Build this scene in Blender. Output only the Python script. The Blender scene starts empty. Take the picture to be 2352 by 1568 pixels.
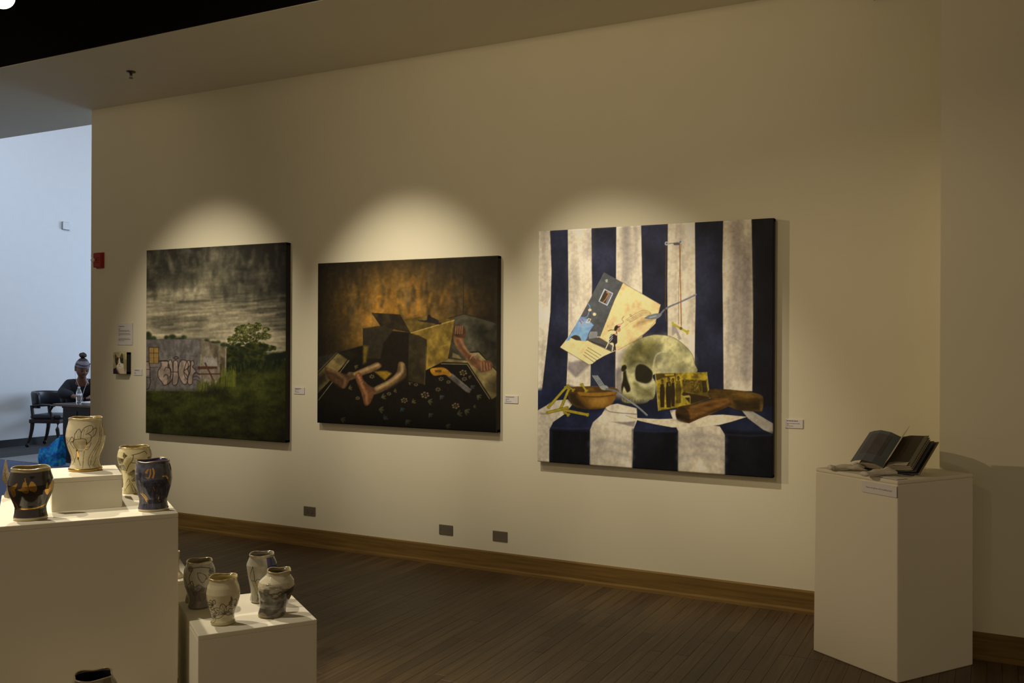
import bpy, bmesh, math, random
import numpy as np
from mathutils import Vector, Matrix

random.seed(7)
rng = np.random.default_rng(11)
scene = bpy.context.scene
COL = scene.collection
R = math.radians

# ------------------------------------------------------------------ camera
F_PX, YAW, PITCH, ROLL = 2115.7, R(27.44), R(0.01), R(0.27)
CAM = Vector((0.0, -5.535, 1.564))
_fw = Vector((-math.sin(YAW) * math.cos(PITCH), math.cos(YAW) * math.cos(PITCH), math.sin(PITCH)))
_r = Vector((math.cos(YAW), math.sin(YAW), 0))
_u = _r.cross(_fw)
_rt = math.cos(ROLL) * _r + math.sin(ROLL) * _u
_up = -math.sin(ROLL) * _r + math.cos(ROLL) * _u
cam_data = bpy.data.cameras.new('camera')
cam_data.sensor_fit = 'HORIZONTAL'
cam_data.sensor_width = 36.0
cam_data.lens = F_PX / 2352 * 36.0
cam_data.clip_end = 100
cam = bpy.data.objects.new('camera', cam_data)
cam.matrix_world = Matrix(((_rt.x, _up.x, -_fw.x, CAM.x), (_rt.y, _up.y, -_fw.y, CAM.y),
                           (_rt.z, _up.z, -_fw.z, CAM.z), (0, 0, 0, 1)))
COL.objects.link(cam)
scene.camera = cam

# ------------------------------------------------------------------ world, exposure
scene.view_settings.view_transform = 'Standard'
scene.view_settings.look = 'None'
scene.view_settings.gamma = 1.0
scene.view_settings.use_curve_mapping = False
scene.view_settings.exposure = 0.0
WARM = (1.0, 0.77, 0.50)
world = bpy.data.worlds.new('world')
scene.world = world
world.use_nodes = True
bg = world.node_tree.nodes['Background']
bg.inputs[0].default_value = (1.0, 0.76, 0.50, 1)
bg.inputs[1].default_value = 0.27


def spot(name, loc, target, power, angle, blend, color=WARM, radius=0.04):
    d = bpy.data.lights.new(name, 'SPOT')
    d.energy = power
    d.spot_size = R(angle)
    d.spot_blend = blend
    d.color = color
    d.shadow_soft_size = radius
    o = bpy.data.objects.new(name, d)
    o.location = loc
    o.rotation_euler = (Vector(target) - Vector(loc)).to_track_quat('-Z', 'Y').to_euler()
    COL.objects.link(o)
    return o


# track spots aimed at the wall (heads hang from the black ceiling, above the picture)
BEAM = (1.0, 0.865, 0.67)
spot('track_spot_landscape', (-5.45, -2.25, 3.55), (-5.62, 0, 1.50), 255, 46, 1.0, BEAM)
spot('track_spot_box', (-3.75, -2.05, 3.55), (-3.72, 0, 1.50), 275, 45, 1.0, BEAM)
spot('track_spot_skull', (-2.75, -1.75, 3.55), (-2.00, 0, 1.22), 240, 47, 1.0, BEAM)
# wide track floods washing the wall
spot('track_flood', (-2.3, -4.0, 3.6), (-2.3, 0, 2.6), 82, 84, 1.0, WARM, 0.10)
spot('track_flood', (-6.5, -3.4, 3.6), (-6.7, 0, 2.6), 22, 55, 0.9, WARM, 0.10)
# track spots aimed at the pottery, from behind and to the side
spot('track_spot_pottery', (-4.75, -3.15, 3.5), (-2.85, -3.0, 0.75), 270, 40, 0.7, BEAM)
spot('track_spot_pottery', (-5.15, -1.95, 3.55), (-2.95, -3.05, 0.8), 260, 32, 0.7, BEAM)
spot('track_spot_pottery', (-3.85, -4.75, 3.5), (-2.72, -3.0, 0.65), 170, 36, 0.7, BEAM)
# a far track spot reaching across to the book pedestal
spot('track_spot_book', (-7.2, -3.3, 3.45), (-0.28, -0.50, 1.20), 450, 26, 0.8, WARM)
# daylight from the windows of the atrium behind the gallery wall
win = bpy.data.lights.new('atrium_daylight', 'AREA')
win.shape = 'RECTANGLE'
win.size, win.size_y = 3.2, 3.4
win.energy = 300
win.color = (0.50, 0.71, 1.0)
wo = bpy.data.objects.new('atrium_daylight', win)
wo.location = (-8.6, 9.0, 2.6)
wo.rotation_euler = (Vector((-12.0, 3.2, 1.8)) - Vector(wo.location)).to_track_quat('-Z', 'Y').to_euler()
COL.objects.link(wo)

fill = bpy.data.lights.new('atrium_fill', 'AREA')  # unseen cool fill added over the atrium to brighten bag, desk and carpet
fill.shape = 'RECTANGLE'
fill.size, fill.size_y = 2.4, 1.6
fill.energy = 115
fill.color = (0.54, 0.74, 1.0)
so_ = bpy.data.objects.new('atrium_fill', fill)
so_.location = (-9.4, 1.0, 5.4)
so_.rotation_euler = (Vector((-10.9, 2.7, 0.2)) - Vector(so_.location)).to_track_quat('-Z', 'Y').to_euler()
COL.objects.link(so_)


# ------------------------------------------------------------------ helpers: colour, materials
def lin(c):
    c = np.asarray(c, float) / 255.0
    return np.where(c <= 0.04045, c / 12.92, ((c + 0.055) / 1.055) ** 2.4)


def rgba(c):
    return (float(c[0]), float(c[1]), float(c[2]), 1.0)


MATS = {}


def mat(name, color, rough=0.6, metal=0.0, var=0.08, scale=8.0, bump=0.0, bscale=60.0, spec=0.5, stretch=(1, 1, 1), coat=0.0):
    """Principled surface with a little procedural colour variation and relief."""
    if name in MATS:
        return MATS[name]
    m = bpy.data.materials.new(name)
    m.use_nodes = True
    nt = m.node_tree
    p = nt.nodes['Principled BSDF']
    p.inputs['Roughness'].default_value = rough
    p.inputs['Metallic'].default_value = metal
    p.inputs['Specular IOR Level'].default_value = spec
    p.inputs['Coat Weight'].default_value = coat
    tc = nt.nodes.new('ShaderNodeTexCoord')
    mp = nt.nodes.new('ShaderNodeMapping')
    mp.inputs['Scale'].default_value = stretch
    nt.links.new(tc.outputs['Object'], mp.inputs['Vector'])
    n = nt.nodes.new('ShaderNodeTexNoise')
    n.inputs['Scale'].default_value = scale
    n.inputs['Detail'].default_value = 5
    nt.links.new(mp.outputs['Vector'], n.inputs['Vector'])
    ramp = nt.nodes.new('ShaderNodeValToRGB')
    c = np.asarray(color, float)
    ramp.color_ramp.elements[0].position = 0.3
    ramp.color_ramp.elements[1].position = 0.7
    ramp.color_ramp.elements[0].color = rgba(np.clip(c * (1 - var), 0, 1))
    ramp.color_ramp.elements[1].color = rgba(np.clip(c * (1 + var), 0, 1))
    nt.links.new(n.outputs['Fac'], ramp.inputs['Fac'])
    nt.links.new(ramp.outputs['Color'], p.inputs['Base Color'])
    if bump > 0:
        n2 = nt.nodes.new('ShaderNodeTexNoise')
        n2.inputs['Scale'].default_value = bscale
        n2.inputs['Detail'].default_value = 4
        nt.links.new(mp.outputs['Vector'], n2.inputs['Vector'])
        b = nt.nodes.new('ShaderNodeBump')
        b.inputs['Strength'].default_value = bump
        b.inputs['Distance'].default_value = 0.004
        nt.links.new(n2.outputs['Fac'], b.inputs['Height'])
        nt.links.new(b.outputs['Normal'], p.inputs['Normal'])
    MATS[name] = m
    return m


def attr_mat(name, rough=0.55, gold=False, bump=0.15, bscale=220.0, coat=0.0, spec=0.4):
    """Paint carried by the mesh as a colour attribute; alpha marks gold lustre."""
    if name in MATS:
        return MATS[name]
    m = bpy.data.materials.new(name)
    m.use_nodes = True
    nt = m.node_tree
    p = nt.nodes['Principled BSDF']
    p.inputs['Roughness'].default_value = rough
    p.inputs['Specular IOR Level'].default_value = spec
    p.inputs['Coat Weight'].default_value = coat
    p.inputs['Coat Roughness'].default_value = 0.06
    a = nt.nodes.new('ShaderNodeAttribute')
    a.attribute_name = 'Col'
    nt.links.new(a.outputs['Color'], p.inputs['Base Color'])
    if gold:
        nt.links.new(a.outputs['Alpha'], p.inputs['Metallic'])
    if bump > 0:
        tc = nt.nodes.new('ShaderNodeTexCoord')
        n2 = nt.nodes.new('ShaderNodeTexNoise')
        n2.inputs['Scale'].default_value = bscale
        nt.links.new(tc.outputs['Object'], n2.inputs['Vector'])
        b = nt.nodes.new('ShaderNodeBump')
        b.inputs['Strength'].default_value = bump
        b.inputs['Distance'].default_value = 0.002
        nt.links.new(n2.outputs['Fac'], b.inputs['Height'])
        nt.links.new(b.outputs['Normal'], p.inputs['Normal'])
    MATS[name] = m
    return m


# ------------------------------------------------------------------ helpers: objects
def empty(name, loc=(0, 0, 0), rz=0.0):
    o = bpy.data.objects.new(name, None)
    o.empty_display_size = 0.1
    o.location = loc
    o.rotation_euler = (0, 0, rz)
    COL.objects.link(o)
    return o


def tag(o, label=None, cat=None, group=None, kind=None):
    if label:
        o['label'] = label
    if cat:
        o['category'] = cat
    if group:
        o['group'] = group
    if kind:
        o['kind'] = kind
    return o


def link(name, me, material=None, parent=None, loc=None, smooth=False):
    o = bpy.data.objects.new(name, me)
    COL.objects.link(o)
    if material is not None and len(me.materials) == 0:
        me.materials.append(material)
    if parent is not None:
        o.parent = parent
    if loc is not None:
        o.location = loc
    if smooth:
        me.polygons.foreach_set('use_smooth', [True] * len(me.polygons))
    return o


def pydata(name, verts, faces, material=None, parent=None, smooth=False, loc=None):
    me = bpy.data.meshes.new(name)
    me.from_pydata([tuple(v) for v in verts], [], faces)
    me.update()
    return link(name, me, material, parent, loc, smooth)


class MB:
    """Collects boxes, tubes and lathes into one mesh."""

    def __init__(self):
        self.v, self.f = [], []

    def add(self, verts, faces):
        n = len(self.v)
        self.v += [tuple(v) for v in verts]
        self.f += [tuple(i + n for i in f) for f in faces]
        return self

    def box(self, x0, y0, z0, x1, y1, z1, M=None):
        vs = [Vector((x, y, z)) for z in (z0, z1) for y in (y0, y1) for x in (x0, x1)]
        if M is not None:
            vs = [M @ v for v in vs]
        return self.add(vs, [(0, 2, 3, 1), (4, 5, 7, 6), (0, 1, 5, 4), (2, 6, 7, 3), (0, 4, 6, 2), (1, 3, 7, 5)])

    def tube(self, pts, rad, seg=8, cap=True, flat=1.0):
        pts = [Vector(p) for p in pts]
        n = len(pts)
        rads = rad if isinstance(rad, (list, tuple)) else [rad] * n
        vs, fs = [], []
        ref = Vector((0, 0, 1))
        for i, p in enumerate(pts):
            t = (pts[min(i + 1, n - 1)] - pts[max(i - 1, 0)]).normalized()
            a = ref.cross(t)
            if a.length < 1e-3:
                a = Vector((1, 0, 0)).cross(t)
            a.normalize()
            b = t.cross(a)
            for k in range(seg):
                th = 2 * math.pi * k / seg
                vs.append(p + a * (math.cos(th) * rads[i]) + b * (math.sin(th) * rads[i] * flat))
        for i in range(n - 1):
            for k in range(seg):
                k2 = (k + 1) % seg
                fs.append((i * seg + k, i * seg + k2, (i + 1) * seg + k2, (i + 1) * seg + k))
        if cap:
            fs.append(tuple(reversed(range(seg))))
            fs.append(tuple((n - 1) * seg + k for k in range(seg)))
        return self.add(vs, fs)

    def lathe(self, prof, seg=24, center=(0, 0, 0), M=None, sx=1.0, sy=1.0):
        vs, fs = [], []
        for r_, z in prof:
            for k in range(seg):
                th = 2 * math.pi * k / seg
                v = Vector((center[0] + r_ * math.cos(th) * sx, center[1] + r_ * math.sin(th) * sy, center[2] + z))
                vs.append(M @ v if M is not None else v)
        for i in range(len(prof) - 1):
            for k in range(seg):
                k2 = (k + 1) % seg
                fs.append((i * seg + k, i * seg + k2, (i + 1) * seg + k2, (i + 1) * seg + k))
        fs.append(tuple(reversed(range(seg))))
        fs.append(tuple((len(prof) - 1) * seg + k for k in range(seg)))
        return self.add(vs, fs)

    def prism(self, poly, d0, d1, place):
        """poly: 2-D outline; place(a, b, d) -> 3-D point; extruded from d0 to d1."""
        n = len(poly)
        vs = [place(a, b, d0) for a, b in poly] + [place(a, b, d1) for a, b in poly]
        fs = [tuple(range(n)), tuple(reversed(range(n, 2 * n)))]
        fs += [(i, i + n, (i + 1) % n + n, (i + 1) % n) for i in range(n)]
        return self.add(vs, fs)

    def build(self, name, material, parent=None, smooth=False, bevel=0.0, seg=2, loc=None, subsurf=0):
        o = pydata(name, self.v, self.f, material, parent, smooth, loc)
        bm = bmesh.new()
        bm.from_mesh(o.data)
        bmesh.ops.recalc_face_normals(bm, faces=bm.faces)
        bm.to_mesh(o.data)
        bm.free()
        if bevel > 0:
            b = o.modifiers.new('bevel', 'BEVEL')
            b.width = bevel
            b.segments = seg
            b.limit_method = 'ANGLE'
        if subsurf:
            s = o.modifiers.new('subsurf', 'SUBSURF')
            s.levels = s.render_levels = subsurf
        return o


def set_cols(me, cols, name='Col'):
    a = me.color_attributes.new(name, 'FLOAT_COLOR', 'POINT')
    a.data.foreach_set('color', np.ascontiguousarray(cols, dtype=np.float32).ravel())


def fast_mesh(name, verts, quads):
    me = bpy.data.meshes.new(name)
    verts = np.asarray(verts, np.float32)
    quads = np.asarray(quads, np.int32)
    me.vertices.add(len(verts))
    me.vertices.foreach_set('co', verts.ravel())
    me.loops.add(quads.size)
    me.loops.foreach_set('vertex_index', quads.ravel())
    me.polygons.add(len(quads))
    me.polygons.foreach_set('loop_start', np.arange(0, quads.size, 4, dtype=np.int32))
    me.update(calc_edges=True)
    me.validate()
    return me


def grid_quads(nu, nv, wrap=False):
    """quads of an nv x nu vertex grid (row-major), optionally wrapped in u."""
    m = nu if wrap else nu - 1
    i = np.arange(nv - 1)[:, None]
    j = np.arange(m)[None, :]
    j2 = (j + 1) % nu
    return np.stack([i * nu + j, i * nu + j2, (i + 1) * nu + j2, (i + 1) * nu + j], -1).reshape(-1, 4)


# ------------------------------------------------------------------ a small software painter
def value_noise(h, w, gy, gx, seed):
    r_ = np.random.default_rng(seed)
    g = r_.random((gy + 2, gx + 2))
    y = np.linspace(0, gy, h, endpoint=False)
    x = np.linspace(0, gx, w, endpoint=False)
    yi, xi = y.astype(int), x.astype(int)
    fy, fx = y - yi, x - xi
    fy, fx = fy * fy * (3 - 2 * fy), fx * fx * (3 - 2 * fx)
    a = g[yi][:, xi] * (1 - fx) + g[yi][:, xi + 1] * fx
    b = g[yi + 1][:, xi] * (1 - fx) + g[yi + 1][:, xi + 1] * fx
    return a * (1 - fy[:, None]) + b * fy[:, None]


def fbm(h, w, gy, gx, seed, octv=4):
    s, amp, tot = np.zeros((h, w)), 1.0, 0.0
    for o in range(octv):
        s += amp * value_noise(h, w, max(1, int(gy * 2 ** o)), max(1, int(gx * 2 ** o)), seed + o * 13)
        tot += amp
        amp *= 0.55
    s /= tot
    return np.clip((s - 0.5) * 2.2 + 0.5, 0, 1)


def homography(src, dst):
    A = []
    for (x, y), (u, v) in zip(src, dst):
        A.append([x, y, 1, 0, 0, 0, -u * x, -u * y, -u])
        A.append([0, 0, 0, x, y, 1, -v * x, -v * y, -v])
    _, _, vt = np.linalg.svd(np.array(A, float))
    return vt[-1].reshape(3, 3)


class Paint:
    def __init__(self, w, h, quad=None, base=(128, 128, 128)):
        self.w, self.h = w, h
        self.img = np.empty((h, w, 3))
        self.img[:] = base
        self.gold = np.zeros((h, w))
        self.X, self.Y = np.meshgrid(np.arange(w) + 0.5, np.arange(h) + 0.5)
        self.H = homography(quad, [(0, 0), (w, 0), (w, h), (0, h)]) if quad else None
        self.o, self.s = (0, 0), 1.0

    def frame(self, ox, oy, s):          # the drawing frame the next outlines are measured in
        self.o, self.s = (ox, oy), s
        return self

    def P(self, pts):
        p = np.asarray(pts, float)
        if self.H is None:
            return p * np.array([self.w, self.h])
        p = p / self.s + np.array(self.o)
        q = np.c_[p, np.ones(len(p))] @ self.H.T
        return q[:, :2] / q[:, 2:]

    def _box(self, p, pad):
        x0 = int(max(0, math.floor(p[:, 0].min() - pad)))
        x1 = int(min(self.w, math.ceil(p[:, 0].max() + pad)))
        y0 = int(max(0, math.floor(p[:, 1].min() - pad)))
        y1 = int(min(self.h, math.ceil(p[:, 1].max() + pad)))
        return x0, x1, y0, y1

    def mask_poly(self, p, soft):
        x0, x1, y0, y1 = self._box(p, soft + 1)
        if x1 <= x0 or y1 <= y0:
            return None
        X, Y = self.X[y0:y1, x0:x1], self.Y[y0:y1, x0:x1]
        d2 = np.full(X.shape, 1e12)
        ins = np.zeros(X.shape, bool)
        n = len(p)
        for i in range(n):
            ax, ay = p[i]
            bx, by = p[(i + 1) % n]
            ex, ey = bx - ax, by - ay
            L = ex * ex + ey * ey + 1e-12
            t = np.clip(((X - ax) * ex + (Y - ay) * ey) / L, 0, 1)
            d2 = np.minimum(d2, (X - ax - t * ex) ** 2 + (Y - ay - t * ey) ** 2)
            c = (ay > Y) != (by > Y)
            ins ^= c & (X < ex * (Y - ay) / (ey if abs(ey) > 1e-12 else 1e-12) + ax)
        d = np.sqrt(d2) * np.where(ins, 1, -1)
        return (slice(y0, y1), slice(x0, x1)), np.clip(d / max(soft, 0.5) + 0.5, 0, 1)

    def mask_line(self, p, width, soft):
        x0, x1, y0, y1 = self._box(p, width + soft + 1)
        if x1 <= x0 or y1 <= y0:
            return None
        X, Y = self.X[y0:y1, x0:x1], self.Y[y0:y1, x0:x1]
        d2 = np.full(X.shape, 1e12)
        for i in range(len(p) - 1):
            ax, ay = p[i]
            ex, ey = p[i + 1] - p[i]
            L = ex * ex + ey * ey + 1e-12
            t = np.clip(((X - ax) * ex + (Y - ay) * ey) / L, 0, 1)
            d2 = np.minimum(d2, (X - ax - t * ex) ** 2 + (Y - ay - t * ey) ** 2)
        d = width / 2 - np.sqrt(d2)
        return (slice(y0, y1), slice(x0, x1)), np.clip(d / max(soft, 0.5) + 0.5, 0, 1)

    def apply(self, sm, color, alpha=1.0, tex=None, gold=None):
        if sm is None:
            return self
        s, m = sm
        m = m * alpha
        c = np.asarray(color, float)
        if tex is not None:
            c = c * tex[s][..., None]
        self.img[s] = self.img[s] * (1 - m[..., None]) + c * m[..., None]
        if gold is not None:
            self.gold[s] = self.gold[s] * (1 - m) + gold * m
        return self

    def poly(self, pts, color, soft=1.0, alpha=1.0, tex=None, smooth=False, gold=None):
        if smooth:
            pts = catmull(pts, True)
        return self.apply(self.mask_poly(self.P(pts), soft), color, alpha, tex, gold)

    def line(self, pts, width, color, soft=1.0, alpha=1.0, smooth=False, gold=None):
        if smooth:
            pts = catmull(pts, False)
        return self.apply(self.mask_line(self.P(pts), width, soft), color, alpha, None, gold)

    def ell(self, cx, cy, rx, ry, color, soft=1.0, alpha=1.0, rot=0.0, tex=None, gold=None):
        a = np.linspace(0, 2 * math.pi, 20, endpoint=False)
        c_, s_ = math.cos(rot), math.sin(rot)
        pts = [(cx + rx * math.cos(t) * c_ - ry * math.sin(t) * s_, cy + rx * math.cos(t) * s_ + ry * math.sin(t) * c_) for t in a]
        return self.poly(pts, color, soft, alpha, tex, gold=gold)

    def mul(self, f):
        self.img = self.img * f[..., None]
        return self


def catmull(pts, closed, k=5):
    p = np.asarray(pts, float)
    n = len(p)
    out = []
    rngn = n if closed else n - 1
    for i in range(rngn):
        if closed:
            a, b, c, d = p[(i - 1) % n], p[i], p[(i + 1) % n], p[(i + 2) % n]
        else:
            a, b, c, d = p[max(i - 1, 0)], p[i], p[i + 1], p[min(i + 2, n - 1)]
        for j in range(k):
            t = j / k
            out.append(0.5 * ((2 * b) + (-a + c) * t + (2 * a - 5 * b + 4 * c - d) * t * t + (-a + 3 * b - 3 * c + d) * t ** 3))
    if not closed:
        out.append(p[-1])
    return np.array(out)


def mix(a, b, t):
    return np.asarray(a, float) * (1 - t) + np.asarray(b, float) * t

# ================================================================== the setting
WALL = (0.80, 0.765, 0.585)
M_wall = mat('cream_wall_paint', WALL, 0.75, var=0.012, scale=2.5, bump=0.06, bscale=180, spec=0.25)
M_soffit = mat('soffit_paint', (0.88, 0.83, 0.66), 0.8, var=0.012, scale=2.5, spec=0.2)
M_black = mat('black_ceiling_paint', (0.006, 0.0055, 0.005), 0.9, var=0.2, spec=0.1)
M_white_wall = mat('white_wall_paint', (0.80, 0.81, 0.82), 0.8, var=0.012, spec=0.2)
M_plinth = mat('cream_plinth_paint', (0.80, 0.755, 0.60), 0.6, var=0.012, scale=3, bump=0.04, bscale=90, spec=0.3)
ZC = 3.60          # underside of the soffit
WALL_END = -7.09   # free left end of the gallery wall

MB().box(WALL_END, 0, 0, -0.0, 0.37, ZC).build('wall_back', M_wall).__setitem__('kind', 'structure')
tag(MB().box(-0.226, -0.385, 0, 3.6, 0.0, ZC).build('wall_right', M_wall), kind='structure')
tag(MB().box(-13.4, -1.17, ZC, 3.6, 0.37, 4.4).build('ceiling_soffit', M_soffit), kind='structure')
tag(MB().box(-13.4, -1.185, ZC + 0.004, 3.6, -1.172, 4.4).build('trim_1', M_black), kind='structure')
tag(MB().box(-13.4, -7.5, 4.4, 3.6, -1.17, 4.5).build('ceiling_black', M_black), kind='structure')
tag(MB().box(-13.0, -4.0, 0, -12.62, 10.0, 6.0).build('wall_far', M_white_wall), kind='structure')
tag(MB().box(-12.62, -4.0, 0.0, -12.606, 10.0, 0.11).build('baseboard_far', mat('black_vinyl_base', (0.012, 0.012, 0.014), 0.5)), kind='structure')

# ---- wood baseboards with their shoe moulding
M_oak = mat('oak_baseboard', (0.20, 0.122, 0.034), 0.65, var=0.25, scale=5, stretch=(0.6, 8, 14), bump=0.1, bscale=30, spec=0.2)


def baseboard(name, x0, x1, y):
    prof = [(0, 0.0), (0, 0.130), (-0.010, 0.130), (-0.016, 0.122), (-0.017, 0.0)]
    shoe = [(-0.017, 0.0), (-0.017, 0.026), (-0.024, 0.024), (-0.031, 0.016), (-0.033, 0.0)]
    b = MB().prism([(a, z) for a, z in prof], x0, x1, lambda a, z, d: (d, y + a, z)).build(name, M_oak)
    tag(b, kind='structure')
    MB().prism([(a, z) for a, z in shoe], x0, x1, lambda a, z, d: (d, y + a, z)).build('shoe_moulding', M_oak, b)
    return b


baseboard('baseboard_back', WALL_END, -0.226, 0.0)
baseboard('baseboard_right', -0.22, 3.6, -0.385)

# ---- hardwood floor: narrow strips laid square to the gallery wall
floor = pydata('floor', [(-7.4, -7.5, -0.02), (3.6, -7.5, -0.02), (3.6, 0.4, -0.02), (-7.4, 0.4, -0.02)], [(0, 1, 2, 3)],
               mat('floor_underlay', (0.02, 0.014, 0.008), 0.9))
tag(floor, kind='structure')


def plank_mat(i, c):
    m = bpy.data.materials.new('oak_strip_%d' % i)
    m.use_nodes = True
    nt = m.node_tree
    p = nt.nodes['Principled BSDF']
    p.inputs['Roughness'].default_value = 0.42
    p.inputs['Specular IOR Level'].default_value = 0.35
    tc = nt.nodes.new('ShaderNodeTexCoord')
    geo = nt.nodes.new('ShaderNodeNewGeometry')
    mp = nt.nodes.new('ShaderNodeMapping')
    mp.inputs['Scale'].default_value = (38, 1.6, 1)
    nt.links.new(geo.outputs['Position'], mp.inputs['Vector'])
    n = nt.nodes.new('ShaderNodeTexNoise')
    n.inputs['Scale'].default_value = 1.6
    n.inputs['Detail'].default_value = 6
    n.inputs['Distortion'].default_value = 0.8
    nt.links.new(mp.outputs['Vector'], n.inputs['Vector'])
    r_ = nt.nodes.new('ShaderNodeValToRGB')
    r_.color_ramp.elements[0].position, r_.color_ramp.elements[1].position = 0.28, 0.75
    c = np.array(c)
    r_.color_ramp.elements[0].color = rgba(c * 0.66)
    r_.color_ramp.elements[1].color = rgba(c * 1.32)
    nt.links.new(n.outputs['Fac'], r_.inputs['Fac'])
    nt.links.new(r_.outputs['Color'], p.inputs['Base Color'])
    b = nt.nodes.new('ShaderNodeBump')
    b.inputs['Strength'].default_value = 0.12
    b.inputs['Distance'].default_value = 0.002
    nt.links.new(n.outputs['Fac'], b.inputs['Height'])
    nt.links.new(b.outputs['Normal'], p.inputs['Normal'])
    return m


TONES = [(0.112, 0.074, 0.038), (0.096, 0.062, 0.032), (0.124, 0.085, 0.042), (0.106, 0.067, 0.037), (0.086, 0.056, 0.030), (0.118, 0.079, 0.038)]
PL_M = [plank_mat(i, c) for i, c in enumerate(TONES)]
PITCH_X, GAP = 0.066, 0.0009
LENS = [0.55, 0.8, 1.05, 1.35]


def plank_geo(w, l):
    b = 0.0008
    v = [(0, 0, -0.012), (w, 0, -0.012), (w, l, -0.012), (0, l, -0.012),
         (0, 0, -b), (w, 0, -b), (w, l, -b), (0, l, -b),
         (b, b, 0), (w - b, b, 0), (w - b, l - b, 0), (b, l - b, 0)]
    f = [(8, 9, 10, 11)]
    for i in range(4):
        j = (i + 1) % 4
        f += [(i, j, 4 + j, 4 + i), (4 + i, 4 + j, 8 + j, 8 + i)]
    return v, f


PL_ME = {}
for li, l in enumerate(LENS):
    for ti in range(len(TONES)):
        v, f = plank_geo(PITCH_X - GAP, l - GAP)
        me = bpy.data.meshes.new('plank')
        me.from_pydata(v, [], f)
        me.materials.append(PL_M[ti])
        PL_ME[li, ti] = me

rest = [[] for _ in TONES]
rest_f = [[] for _ in TONES]
prnd = random.Random(5)
cand = []
x = -7.40
while x < 3.5:
    y = -0.018 - prnd.random() * 0.0
    first = True
    while y > -7.4:
        li = prnd.randrange(4)
        l = LENS[li]
        if first:
            l_off = prnd.random() * 0.6
            first = False
            # the strip against the wall runs under the shoe moulding
            y = -0.0 + l_off * 0.0
            li = prnd.randrange(4)
            l = LENS[li]
        ti = prnd.randrange(len(TONES))
        cand.append((x, y - l, li, ti))
        y -= l
    x += PITCH_X


def seen(x, y, l):
    v = Vector((x + 0.03, y + l * 0.5, 0)) - CAM
    d = v.dot(_fw)
    if d < 0.5:
        return None
    px, py = 1176 + F_PX * v.dot(_rt) / d, 784 - F_PX * v.dot(_up) / d
    if -60 < px < 2420 and py < 1568 + 40 and py > 1150 and (px > 720 or py < 1290) and px > 405:
        return d
    return None


ranked = sorted((seen(x, y, LENS[li]), i) for i, (x, y, li, ti) in enumerate(cand) if seen(x, y, LENS[li]) is not None)
chosen = set(i for _, i in ranked[:298])
for i, (x, y, li, ti) in enumerate(cand):
    if i in chosen:
        o = bpy.data.objects.new('plank', PL_ME[li, ti])
        o.location = (x, y, (prnd.random() - 0.5) * 0.0006)
        o.parent = floor
        COL.objects.link(o)
    else:
        v, f = plank_geo(PITCH_X - GAP, LENS[li] - GAP)
        n = len(rest[ti])
        rest[ti] += [(a + x, b + y, c) for a, b, c in v]
        rest_f[ti] += [tuple(k + n for k in q) for q in f]
allv, allf, mi = [], [], []
for ti in range(len(TONES)):
    n = len(allv)
    allv += rest[ti]
    allf += [tuple(k + n for k in q) for q in rest_f[ti]]
    mi += [ti] * len(rest_f[ti])
me = bpy.data.meshes.new('planks_beyond')
me.from_pydata(allv, [], allf)
for m in PL_M:
    me.materials.append(m)
me.polygons.foreach_set('material_index', mi)
tag(link('planks_beyond', me, None, floor), kind='stuff')

# ---- carpet of the atrium
def carpet(name, pts, c, z):
    o = pydata(name, [(a, b, z) for a, b in pts], [tuple(range(len(pts)))],
               mat(name + '_pile', c, 0.95, var=0.18, scale=40, bump=0.4, bscale=300, spec=0.05))
    return tag(o, kind='structure')


fl2 = carpet('floor_atrium', [(-12.62, -7.5), (-7.4, -7.5), (-7.4, 0.4), (0, 0.4), (0, 10), (-12.62, 10)], (0.12, 0.135, 0.21), -0.002)
fl3 = carpet('floor_atrium_field', [(-12.62, 2.05), (-7.4, 2.05), (-7.4, 10), (-12.62, 10)], (0.28, 0.28, 0.285), 0.0005)
fl4 = carpet('floor_atrium_dark', [(-12.62, -3.0), (-11.55, -3.0), (-11.55, 10), (-12.62, 10)], (0.085, 0.085, 0.088), 0.002)  # darker strip of floor along the far wall

# ================================================================== small fittings on walls and soffit
M_plate = mat('bronze_plate', (0.17, 0.145, 0.105), 0.5, 0.15, var=0.06)
M_dark = mat('dark_slot', (0.01, 0.009, 0.008), 0.7)
M_steel = mat('brushed_steel', (0.45, 0.42, 0.38), 0.35, 0.9)


def outlet(x, z, label, kind):
    t = empty('wall_outlet', (x, 0, z))
    p = MB().box(-0.057, -0.006, -0.035, 0.057, 0, 0.035).build('cover_plate', M_plate, t, bevel=0.003)
    if kind == 'duplex':
        for s in (-1, 1):
            r_ = MB().lathe([(0.0165, 0), (0.0165, 0.0025)], 20, M=Matrix.Translation((s * 0.0195, -0.006, 0)) @ Matrix.Rotation(R(90), 4, 'X')).build('socket', M_plate, t)
            for q in (-1, 1):
                MB().box(s * 0.0195 - 0.004, -0.0092, q * 0.0065 - 0.001, s * 0.0195 + 0.005, -0.0085, q * 0.0065 + 0.001).build('slot', M_dark, r_)
        MB().lathe([(0.003, 0), (0.003, 0.002)], 10, M=Matrix.Translation((0, -0.006, 0)) @ Matrix.Rotation(R(90), 4, 'X')).build('screw', M_steel, t)
    else:
        for s in (-1, 1):
            MB().lathe([(0.003, 0), (0.003, 0.002)], 10, M=Matrix.Translation((s * 0.042, -0.006, 0)) @ Matrix.Rotation(R(90), 4, 'X')).build('screw', M_steel, t)
    tag(t, label, 'outlet', 'outlet plates low on the gallery wall')
    return t


outlet(-4.607, 0.2625, 'bronze wall outlet with sockets below the landscape and box paintings', 'duplex')
outlet(-3.388, 0.240, 'blank bronze wall plate low under the painting of the cardboard box', 'blank')
outlet(-2.957, 0.2385, 'blank bronze wall plate low between the box and skull paintings', 'blank')

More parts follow.
